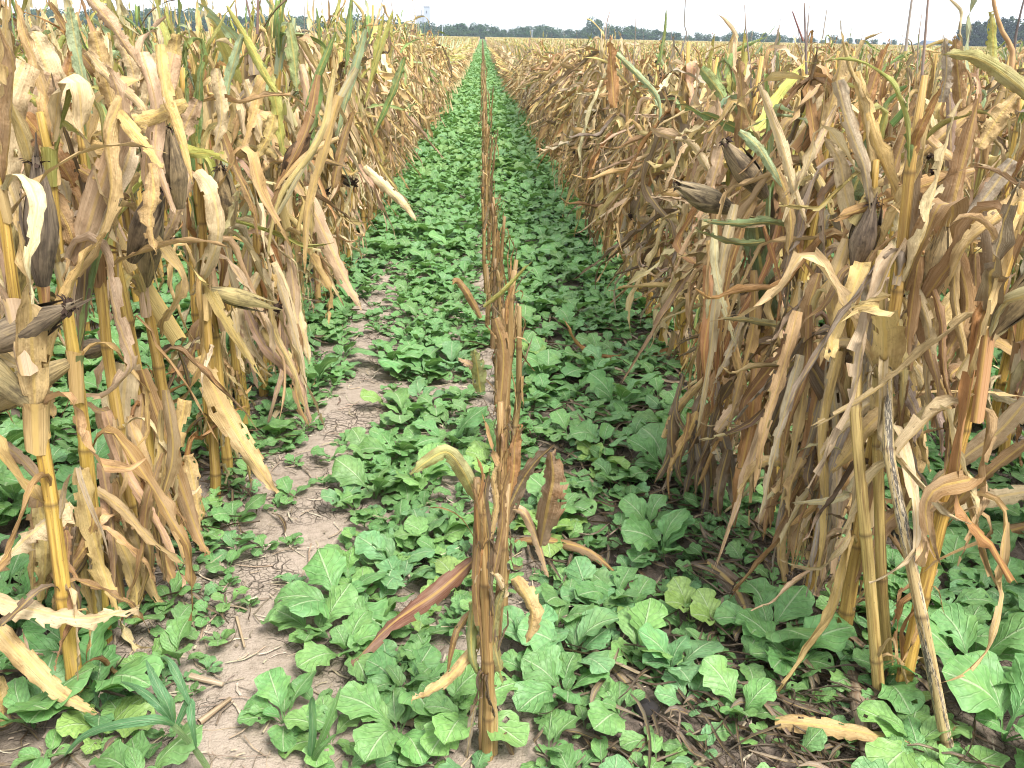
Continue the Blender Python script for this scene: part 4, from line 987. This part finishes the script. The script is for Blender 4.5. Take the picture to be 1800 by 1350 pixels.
def rscore(s):
    q = proj((s[0], s[1], .05))
    if q is None or not in_frame((s[0], s[1], .05), 30): return 0
    return s[2]/q[2]*(1 if abs(s[0]-XC) < ROW else .45)+(1 if s[3] else 0)
order = sorted(spots, key=lambda s: -rscore(s)); solo_r = [s for s in order[:295] if rscore(s) > 0]; sset = set(solo_r)
HERO_LABEL = {0: 'largest dark green radish rosette beside the wine red corn leaf', 3: 'broad-leaved radish plant below the dry leaves beside the grass weed', 6: 'lobed radish plant beside the old dark husks, below the dry row',
              9: 'big upright radish plant behind the leaning pale stalk', 7: 'radish plant growing right at the foot of the golden stalks', 12: 'large radish plant at the end of the bare soil strip', 10: 'big pale radish plant in front of the leaning pale stalk',
              14: 'large crinkled radish plant under the curled rusty corn leaf', 15: 'broad dark radish plant beside the second middle stump', 28: 'radish plant on the straw in front of the first middle stump'}
def zone(x, y, s):
    u = x-XC; i = min(range(len(ys)), key=lambda q: abs(ys[q]-y)); size = 'small' if s < .07 else 'large' if s > .115 else 'middling'
    if -.55 < u < -.36 and y < 3.2: kind = f'{size} radish seedling on the bare soil'
    elif u < -.70: kind = f'{size} radish plant under the pale corn'
    elif u > .70: kind = f'{size} radish plant under the brown corn'
    else: kind = f'{size} radish plant '+('close by the stump' if abs(u) < .17 else 'in mid lane' if abs(u) < .42 else 'along the corn')+(', soil side' if u < 0 else ', brown corn side')
    return kind+(f', level with the {NUM[i]} middle stump' if i < 12 else ', far up the lane')
for i, (x, y, s, hero) in enumerate(solo_r):
    rng = random.Random(5000+int(abs(x)*1000)+int(y*1000))
    hi = next((j for j in range(len(hero_r)) if hero and abs(spots[j][0]-x) < 1e-9), None)
    root = empty('radish_plant', (x, y, gz(x, y)-.004)); tag(root, HERO_LABEL.get(hi, zone(x, y, s)), 'radish plant', 'radish cover crop plants')
    for role, b, key, m, c in gen_radish(rng, s):
        if key not in CACHE: CACHE[key] = b.mesh('leaf', GREEN)
        link('leaf', CACHE[key], root, m, c)
RM = [mass_mesh(gen_radish(random.Random(600+i), .11 if i < 8 else .08), 'radish_shape') for i in range(12)]
RML = [mass_mesh(gen_radish(random.Random(650+i), .11, True), 'radish_shape') for i in range(8)]
pts = []
for s in spots:
    if s in sset: continue
    k = s[2]/.11; far = s[1] > 7
    pts.append((s[0], s[1], gz(s[0], s[1])-.004, 0, 0, gr.uniform(0, 6.28), k, k, k, (12+gr.randrange(8)) if far else gr.randrange(8)))
y = 60
while y < 380:
    for _ in range(4): pts.append((XC+gr.uniform(-.62, .62), y+gr.uniform(0, 1), 0, 0, 0, gr.uniform(0, 6), 2.4, 2.4, 1.3, 12+gr.randrange(8)))
    y += 1.1
scatter('cover_crop', RM+RML, pts, 'green radish cover crop carpeting the ground between the corn rows')

# ------------------------------------------------------------------ straw and old residue
def straw():
    b = MB(); rng = random.Random(8)
    for i in range(4800):
        x = XC+rng.uniform(-.78, .78) if i % 4 else XC+rng.uniform(-1.6, 1.6); y = .85+3.6*rng.random()**1.6
        k = abs(((x-XC)/ROW+.5) % 1-.5)*ROW
        if k > .25 and rng.random() < .25: continue
        L = rng.uniform(.008, .05) if rng.random() < .8 else rng.uniform(.05, .13); W = rng.uniform(.0006, .0022); a = rng.gauss(1.2, .9) if x > .1 else rng.uniform(0, 6.28)
        dk = x > XC+.12 and rng.random() < .6
        c = jit(rng, rng.choice(((.10, .08, .065), (.17, .14, .11), (.07, .055, .045))) if dk else rng.choice(((.55, .46, .34), (.42, .33, .23), (.34, .27, .19), (.22, .17, .12))), .15)
        p = Vector((x, y, gz(x, y)+.002+rng.random()*.006)); d = Vector((math.cos(a), math.sin(a), rng.uniform(-.08, .12))); n = Vector((-math.sin(a), math.cos(a), rng.uniform(-.3, .3)))*W; u = Vector((0, 0, W*.8))
        q = d*L; bend = Vector((-math.sin(a), math.cos(a), 0))*rng.uniform(-.15, .15)*L
        rows = []
        for t in (0, .5, 1):
            o = p+q*t+bend*math.sin(t*PI); rows.append([b.vert(o-n, 0, 0, 0, c), b.vert(o+u, 0, 0, 0, c), b.vert(o+n, 0, 0, 0, c)])
        b.grid(rows)
    tag(link('straw_litter', b.mesh('straw_litter', STRAW)), 'scattered pale straw and chaff on the bare soil', None, None, 'stuff')
straw()
def old_residue():                        # rotting husks and leaf strips lying along the foot of the dry row
    b = MB(); rng = random.Random(9)
    for i in range(1100):
        if i % 5 == 0: x, y = XC-ROW+rng.gauss(.02, .10), rng.uniform(1.0, 3.5)
        else: x, y = XC+rng.choices((rng.gauss(.58, .12), rng.gauss(.32, .16)), (3, 2.2))[0], .92+2.6*rng.random()**1.4
        k = rng.choice(('up', 'arch')); lf = LEAVESLO[k][rng.randrange(7)]
        q = MB(); L = rng.uniform(.04, .20); W = rng.uniform(.0022, .012); a = rng.gauss(-.9, .8); c = jit(rng, rng.choice(((.075, .06, .05), (.13, .105, .085), (.045, .038, .032), (.30, .24, .18))), .2)
        P = Vector((x, y, gz(x, y)+.004+rng.random()*.022)); d = Vector((math.cos(a), math.sin(a), 0)); n = Vector((-math.sin(a), math.cos(a), 0)); ph = rng.uniform(0, 6); rows = []
        for s in range(8):
            t = s/7; wv = W*.5*(1-abs(2*t-1)**3*.7); o = P+d*(t-.5)*L+n*.02*math.sin(3*t+ph)+Vector((0, 0, .006*math.sin(7*t+ph)+.006))
            tw = .8*math.sin(2*t+ph); nn = n*math.cos(tw)+Vector((0, 0, 1))*math.sin(tw)
            rows.append([q.vert(o+nn*wv*e+Vector((0, 0, .004*abs(e))), (e+1)/2, t, 0, c) for e in (-1, -.33, .33, 1)])
        q.grid(rows); b.add(q, Matrix())
    tag(link('husk_litter', b.mesh('husk_litter', LEAFA)), 'dark rotting husks and leaf strips at the foot of the dry row', None, None, 'stuff')
old_residue()
def fallen(name, pix, wpx, color, seed, label, cat, z=.02, material=None, grp=None, **kw):
    pts = [on_ground(px, py, z+(q[0] if q else 0)) for px, py, *q in pix]; zz = (pts[0]-CAM).dot(FWD)
    o = leaf_through(name, pts, wpx*zz/FPX, color, None, seed, material=material, **kw); tag(o, label, cat, grp)
fallen('fallen_leaf', [(1362, 1268), (1440, 1275, .015), (1530, 1290, .02), (1612, 1310)], 36, PAL['tan'], 1, 'long tan fallen corn leaf lying on the dark residue', 'fallen leaf', .03, tilt=.5)
fallen('fallen_leaf', [(905, 955), (960, 950, .02), (1030, 965, .02), (1075, 1000), (1115, 1045)], 28, PAL['brown'], 2, 'crumpled brown fallen leaf trailing away from the front stump', 'fallen leaf', .03, twist=.8)
fallen('fallen_leaf', [(1240, 985), (1290, 1030), (1310, 1080), (1290, 1120)], 60, (.15, .12, .09), 3, 'dark crumpled husk on the ground beside the dry row', 'fallen leaf', .03, roll=1.4)
fallen('fallen_leaf', [(1450, 1060), (1500, 1110), (1530, 1160), (1560, 1200)], 40, (.12, .095, .075), 4, 'dark shredded leaf under the golden stalks', 'fallen leaf', .03, roll=1.0)
fallen('fallen_leaf', [(610, 1242), (660, 1245), (720, 1262), (760, 1285)], 34, (.38, .31, .22), 5, 'pale shredded leaf lying on soil by the front stump', 'fallen leaf', .012, fold=.0)
fallen('fallen_leaf', [(1000, 1120), (1060, 1160), (1100, 1200), (1120, 1230)], 26, (.32, .25, .18), 6, 'greyish leaf strip in the residue past the front stump', 'fallen leaf', .02)
fallen('fallen_leaf', [(480, 735), (510, 690, .02), (540, 700, .02), (560, 715)], 14, PAL['pale'], 7, 'thin pale fallen leaf curling onto the bare soil', 'fallen leaf', .02)
def stick(p0, p1, r, color, label, seed):
    a = on_ground(*p0, .012); c = on_ground(*p1, .014); root = empty('old_stalk', a); tag(root, label, 'old stalk')
    b, j, t = stalk_path(random.Random(seed), [Vector((0, 0, 0)), (c-a)*.5+Vector((.004, 0, .004)), c-a], r, r*.85); link('stalk', b.mesh('stalk', STALK), root, Matrix(), color)
stick((1495, 1190), (1530, 1350), .016, (.25, .21, .17), 'weathered grey stalk piece in front of the dry row', 1)
stick((1555, 1260), (1640, 1350), .014, (.40, .29, .17), 'tan stalk piece lying beside the long fallen leaf', 2)
stick((335, 1188), (392, 1203), .006, (.50, .42, .32), 'short pale stick on the bare soil strip', 3)
stick((350, 1270), (405, 1228), .006, (.38, .30, .22), 'forked pale stick beside the grass weed', 4)
stick((416, 1085), (430, 1137), .003, (.50, .40, .28), 'thin pale straw lying across the bare soil', 5)
def clod():
    b = MB(); rng = random.Random(3); p = on_ground(1135, 1268); rows = []
    for i in range(9):
        t = i/8*PI; rows.append([b.vert((.026*math.sin(t)*math.cos(a)*rng.uniform(.75, 1.2), .022*math.sin(t)*math.sin(a)*rng.uniform(.75, 1.2), .012-.018*math.cos(t)*rng.uniform(.8, 1.15))) for j in range(12) for a in [2*PI*j/12]])
    b.grid(rows, True); o = link('rotten_cob', b.mesh('rotten_cob', plain_mat('black_rot', color=(.022, .02, .02), sc=120))); o.location = (p.x, p.y, gz(p.x, p.y)); tag(o, 'small black rotten lump on the residue between radish plants', 'rotten cob')
clod()

# ------------------------------------------------------------------ grass weeds
def blade_px(root, pix, wpx, color, seed, nm='blade', **kw):
    pts = [on_ground(px, py, z) for px, py, z in pix]; zz = (pts[0]-CAM).dot(FWD)
    o = leaf_through(nm, pts, wpx*zz/FPX, color, root, seed, material=GREEN, fold=.35, ruff=.02, nac=5, **kw); return o
g0 = on_ground(365, 1350, .0); gw = empty('grass_weed', g0); tag(gw, 'blue-green grass weed with long arching blades beside bare soil', 'grass weed')
GB = (.085, .22, .095)
blade_px(gw, [(368, 1352, .01), (340, 1315, .07), (305, 1275, .13)], 11, (.25, .36, .16), 1, nm='stem', w0=1, w1=.9)
blade_px(gw, [(305, 1272, .13), (295, 1240, .17), (275, 1200, .20), (257, 1160, .22)], 22, GB, 2, w0=.3)
blade_px(gw, [(306, 1275, .13), (275, 1265, .16), (210, 1272, .16), (150, 1292, .13), (112, 1330, .09)], 18, GB, 3, w0=.4)
blade_px(gw, [(305, 1272, .13), (280, 1240, .17), (245, 1212, .18), (212, 1198, .17)], 16, GB, 4, w0=.4)
blade_px(gw, [(310, 1278, .12), (332, 1235, .16), (338, 1270, .15), (345, 1318, .10)], 16, GB, 5, w0=.4)
blade_px(gw, [(333, 1238, .16), (318, 1200, .19), (300, 1165, .21), (285, 1155, .21)], 16, GB, 6, w0=.3)
g1 = on_ground(545, 1348, .0); gw2 = empty('grass_weed', g1); tag(gw2, 'grass weed seedling with upright blades near the soil cracks', 'grass weed')
blade_px(gw2, [(545, 1345, .0), (550, 1290, .07), (548, 1240, .12), (550, 1225, .14)], 14, GB, 7, w0=.5)
blade_px(gw2, [(545, 1345, .0), (565, 1300, .07), (585, 1250, .12), (600, 1205, .15)], 12, (.13, .28, .08), 8, w0=.5)
blade_px(gw2, [(545, 1345, .0), (560, 1320, .05), (590, 1290, .08)], 12, (.13, .28, .08), 9, w0=.5)
def tuft():
    rng = random.Random(6); p = on_ground(715, 1185, 0); root = empty('grass_tuft', p); tag(root, 'small tuft of thin grass beside the wine red leaf', 'grass tuft')
    for i in range(22):
        b = MB(); rows = []; a = rng.uniform(0, 6.28); q = Vector((rng.gauss(0, .012), rng.gauss(0, .012), 0)); e = rng.uniform(.7, 1.4); w_ = .002; L = rng.uniform(.05, .11)
        for s in range(7):
            rows.append([b.vert(q+Vector((-math.sin(a), math.cos(a), 0))*w_*(1-s/7.), 0, s/6), b.vert(q-Vector((-math.sin(a), math.cos(a), 0))*w_*(1-s/7.), 1, s/6)])
            q = q+Vector((math.cos(a)*math.cos(e), math.sin(a)*math.cos(e), math.sin(e)))*L/6; e -= .25
        b.grid(rows); link('blade', b.mesh('blade', GREEN), root, Matrix(), jit(rng, (.10, .24, .09)))
tuft()

# ------------------------------------------------------------------ far trees, buildings, poles
def foliage_mat():
    m, N = mat('tree_leaves'); c = N.n('Attribute', attribute_name='Col').outputs['Color']; oi = N.n('ObjectInfo')
    c2 = N.mix(N.math('MULTIPLY', oi.outputs['Random'], .5), c, (.075, .11, .03, 1))
    p = N.n('BsdfPrincipled', {'Base Color': c2, 'Roughness': .8, 'Specular IOR Level': .1}); t = N.n('BsdfTranslucent', {'Color': c2})
    x = N.n('MixShader', {0: .2, 1: p.outputs[0], 2: t.outputs[0]}); N.out(x.outputs[0]); return m
FOL = foliage_mat(); BARK = plain_mat('bark', color=(.12, .095, .07), sc=3)
def tree_shape(rng, h, wd, dark=False, n=1500):
    B = MB(); T = MB(); lobes = []
    for i in range(18):
        z = rng.uniform(.12, .82)*h; r = wd*.5*(1-abs(z/h-.45)*1.0)*rng.uniform(.5, 1); a = rng.uniform(0, 6.28)
        lobes.append((Vector((r*math.cos(a)*.8, r*math.sin(a)*.8, z)), rng.uniform(.16, .28)*wd))
    for i in range(n):
        c, r = rng.choice(lobes); d = Vector((rng.gauss(0, 1), rng.gauss(0, 1), rng.gauss(0, 1))).normalized(); p = c+d*r*rng.uniform(.65, 1.08); p.z = max(.3, min(h, p.z))
        s = rng.uniform(.18, .42)*(h/9); e = (d+Vector((rng.gauss(0, .6), rng.gauss(0, .6), rng.gauss(0, .6)))).normalized(); u = e.cross(Vector((.3, .2, 1))).normalized(); v = e.cross(u)
        col = jit(rng, (.034, .080, .024) if not dark else (.016, .028, .018), .35)
        i0 = [B.vert(p+u*s*x+v*s*y_, 0, 0, 0, col) for x, y_ in ((-1, -.6), (.2, -1), (1, .5), (-.3, 1))]; B.face(*i0)
    tube(T, [(0, 0, -.2), (.1, 0, h*.25), (0, .1, h*.5), (.1, .1, h*.8)], [.03*h, .024*h, .018*h, .006*h], 6)
    for q in range(4):
        c, r = lobes[q]; tube(T, [(0, 0, h*.28), tuple(c*.6+Vector((0, 0, h*.12))), tuple(c)], [.014*h, .009*h, .004*h], 5)
    return B.mesh('crown', FOL, False), T.mesh('trunk', BARK)
tr = random.Random(19)
KIND = [tree_shape(tr, 9, 9.5) for _ in range(5)]+[tree_shape(tr, 9, 6.5) for _ in range(2)]; DARK = [tree_shape(tr, 9, 7.0, True, 1700) for _ in range(2)]
def tree(x, y, h, shape, label, group=None, wk=1.0):
    o = empty('tree', (x, y, 0), tr.uniform(0, 6.28)); o.scale = (h/9*wk, h/9*wk, h/9); tag(o, label, 'tree', group)
    link('crown', shape[0], o, Matrix()); link('trunk', shape[1], o, Matrix())
def hz_tree(px, top_py, D, shape, label, group=None, wk=1.0):
    p = at(px, top_py, D); tree(p.x, D, p.z, shape, label, group, wk)
sky_line = [(190, 14), (230, 17), (275, 10), (320, 14), (360, 15), (400, 22), (450, 22), (490, 19), (520, 24), (560, 28), (600, 30), (640, 24), (700, 36), (760, 36), (800, 38), (850, 41), (900, 44), (950, 42), (1000, 46), (1040, 44), (1090, 42), (1130, 45), (1170, 50), (1230, 57), (1290, 54), (1330, 55), (1380, 60), (1440, 62), (1500, 64), (1560, 67), (1620, 71), (1700, 72), (1780, 74)]
def top_at(px):
    for a, b in zip(sky_line, sky_line[1:]):
        if a[0] <= px <= b[0]: return lerp(a[1], b[1], (px-a[0])/(b[0]-a[0]))
    return sky_line[0][1] if px < 190 else sky_line[-1][1]
px = -120
while px < 1930:
    D = 425+tr.uniform(-12, 30); hz_tree(px, top_at(px)+tr.uniform(-1, 7), D, tr.choice(KIND), 'hazy green tree in the long line beyond the field', 'trees of the far line', tr.uniform(1.2, 1.5)); px += tr.uniform(11, 19)
px = -110
while px < 1920:
    D = 410+tr.uniform(-6, 6); hz_tree(px, top_at(px)+tr.uniform(11, 16), D, tr.choice(KIND), 'low bushy tree at the foot of the far tree line', 'low trees before the far line', 2.0); px += tr.uniform(16, 26)
hz_tree(1048, 30, 415, KIND[2], 'tallest round tree standing out of the far line', None, .9)
for px, tp in ((1700, 38), (1722, 34), (1745, 30), (1768, 28), (1792, 29), (1815, 32), (1838, 36)): hz_tree(px, tp, 300, DARK[tr.randrange(2)], 'dark dense tree in the clump before the far line', 'dark trees of the clump')

WHITE = plain_mat('pale_concrete', color=(.42, .47, .53), sc=.4, var=.12); ROOF = plain_mat('slate_roof', color=(.16, .20, .27), sc=1, var=.2); GREYP = plain_mat('grey_metal', color=(.40, .42, .45), sc=2, var=.2); GLASS = plain_mat('dark_window', color=(.06, .08, .11), rough=.2, sc=1, var=.2)
def box(b, x0, y0, z0, x1, y1, z1):
    k = [b.vert(q) for q in ((x0, y0, z0), (x1, y0, z0), (x1, y1, z0), (x0, y1, z0), (x0, y0, z1), (x1, y0, z1), (x1, y1, z1), (x0, y1, z1))]
    for f in ((0, 1, 5, 4), (1, 2, 6, 5), (2, 3, 7, 6), (3, 0, 4, 7), (4, 5, 6, 7), (3, 2, 1, 0)): b.face(*[k[i] for i in f])
def part(name, boxes, m, parent):
    b = MB()
    for q in boxes: box(b, *q)
    return link(name, b.mesh(name, m, False), parent, Matrix())
D = 620; e0 = at(733, 62, D); u = D/FPX*1.02; z1 = at(747, 12, D).z; z2 = at(738, 26, D).z
ev = empty('grain_elevator', (e0.x, D, 0)); tag(ev, 'pale concrete grain elevator rising behind the far trees', 'grain elevator')
part('storage_house', [(0, 0, 0, 11*u, 9, z2)], WHITE, ev); part('head_tower', [(11.02*u, -.6, 0, 20*u, 9, z1)], WHITE, ev); part('roof_slab', [(10.8*u, -.9, z1, 20.2*u, 9.3, z1+.5)], GREYP, ev)
part('leg_shaft', [(7*u, -1.2, z2, 9*u, .6, z2+3)], GREYP, ev); part('window', [(15*u, -.68, z1-4, 16.4*u, -.62, z1-2.4)], GLASS, ev)
D = 640; q = at(676, 62, D); zt = at(676, -8, D).z; tw_ = empty('lattice_tower', (q.x, D, 0)); tag(tw_, 'faint grey lattice tower behind the trees near the elevator', 'lattice tower')
for sx_, sy_ in ((-1, -1), (1, -1), (-1, 1), (1, 1)):
    b = MB(); tube(b, [(sx_*3, sy_*3, 0), (sx_*1.6, sy_*1.6, zt*.55), (sx_*.9, sy_*.9, zt)], [.16, .14, .12], 5); link('leg', b.mesh('leg', GREYP), tw_, Matrix())
for i in range(5):
    b = MB(); f = i/5; f2 = (i+1)/5; r0, r1 = lerp(3, .95, f), lerp(3, .95, f2)
    for s_ in (-1, 1): tube(b, [(-r0, s_*r0*.98, zt*f), (r1, s_*r1*.98, zt*f2)], [.08, .08], 4); tube(b, [(r0, s_*r0*.98, zt*f), (-r1, s_*r1*.98, zt*f2)], [.08, .08], 4)
    link('brace', b.mesh('brace', GREYP), tw_, Matrix())
b = MB(); tube(b, [(-5, 0, zt*.8), (5, 0, zt*.8)], [.15, .15], 5); link('cross_arm', b.mesh('cross_arm', GREYP), tw_, Matrix())
D = 380; q = at(1636, 80, D); hs = empty('farm_house', (q.x, D, 0)); tag(hs, 'small farm house with slate blue roof beside the dark tree clump', 'house')
zr = at(1636, 71, D).z; ze = at(1636, 77, D).z
part('wall', [(-2.4, 0, 0, 2.4, 5, ze)], WHITE, hs); b = MB(); k = [b.vert(v) for v in ((-2.8, -.4, ze), (2.8, -.4, ze), (2.8, 2.5, zr), (-2.8, 2.5, zr), (-2.8, 5.4, ze), (2.8, 5.4, ze))]
b.face(k[0], k[1], k[2], k[3]); b.face(k[3], k[2], k[5], k[4]); b.face(k[0], k[3], k[4]); b.face(k[1], k[5], k[2]); b.face(k[0], k[4], k[5], k[1]); link('roof', b.mesh('roof', ROOF, False), hs, Matrix())
part('window', [(-1.5, -.06, ze*.45, -.6, -.003, ze*.8)], GLASS, hs); part('window', [(.6, -.06, ze*.45, 1.5, -.003, ze*.8)], GLASS, hs)
for px, tp, lb in ((778, 42, 'pale pole standing before the trees by the elevator'), (935, 52, 'pale pole before the middle of the far trees')):
    D = 396; q = at(px, 66, D); z = at(px, tp, D).z; o = empty('utility_pole', (q.x, D, 0)); tag(o, lb, 'pole')
    b = MB(); tube(b, [(0, 0, 0), (0, 0, z)], [.16, .11], 6); link('pole', b.mesh('pole', WHITE), o, Matrix())
    b = MB(); tube(b, [(-.9, 0, z-.5), (.9, 0, z-.5)], [.07, .07], 4); link('cross_arm', b.mesh('cross_arm', GREYP), o, Matrix())

# ------------------------------------------------------------------ haze
HAZE = 0.00045
if HAZE:
    b = MB(); box(b, -1300, -150, -1, 1300, 1400, 60); m, N = mat('haze')
    v = N.n('VolumePrincipled', {'Color': (.70, .82, .97, 1), 'Density': HAZE, 'Anisotropy': .2}); N.t.links.new(v.outputs[0], N.n('OutputMaterial').inputs['Volume'])
    tag(link('haze', b.mesh('haze', m, False)), 'thin pale haze over the field', None, None, 'stuff')
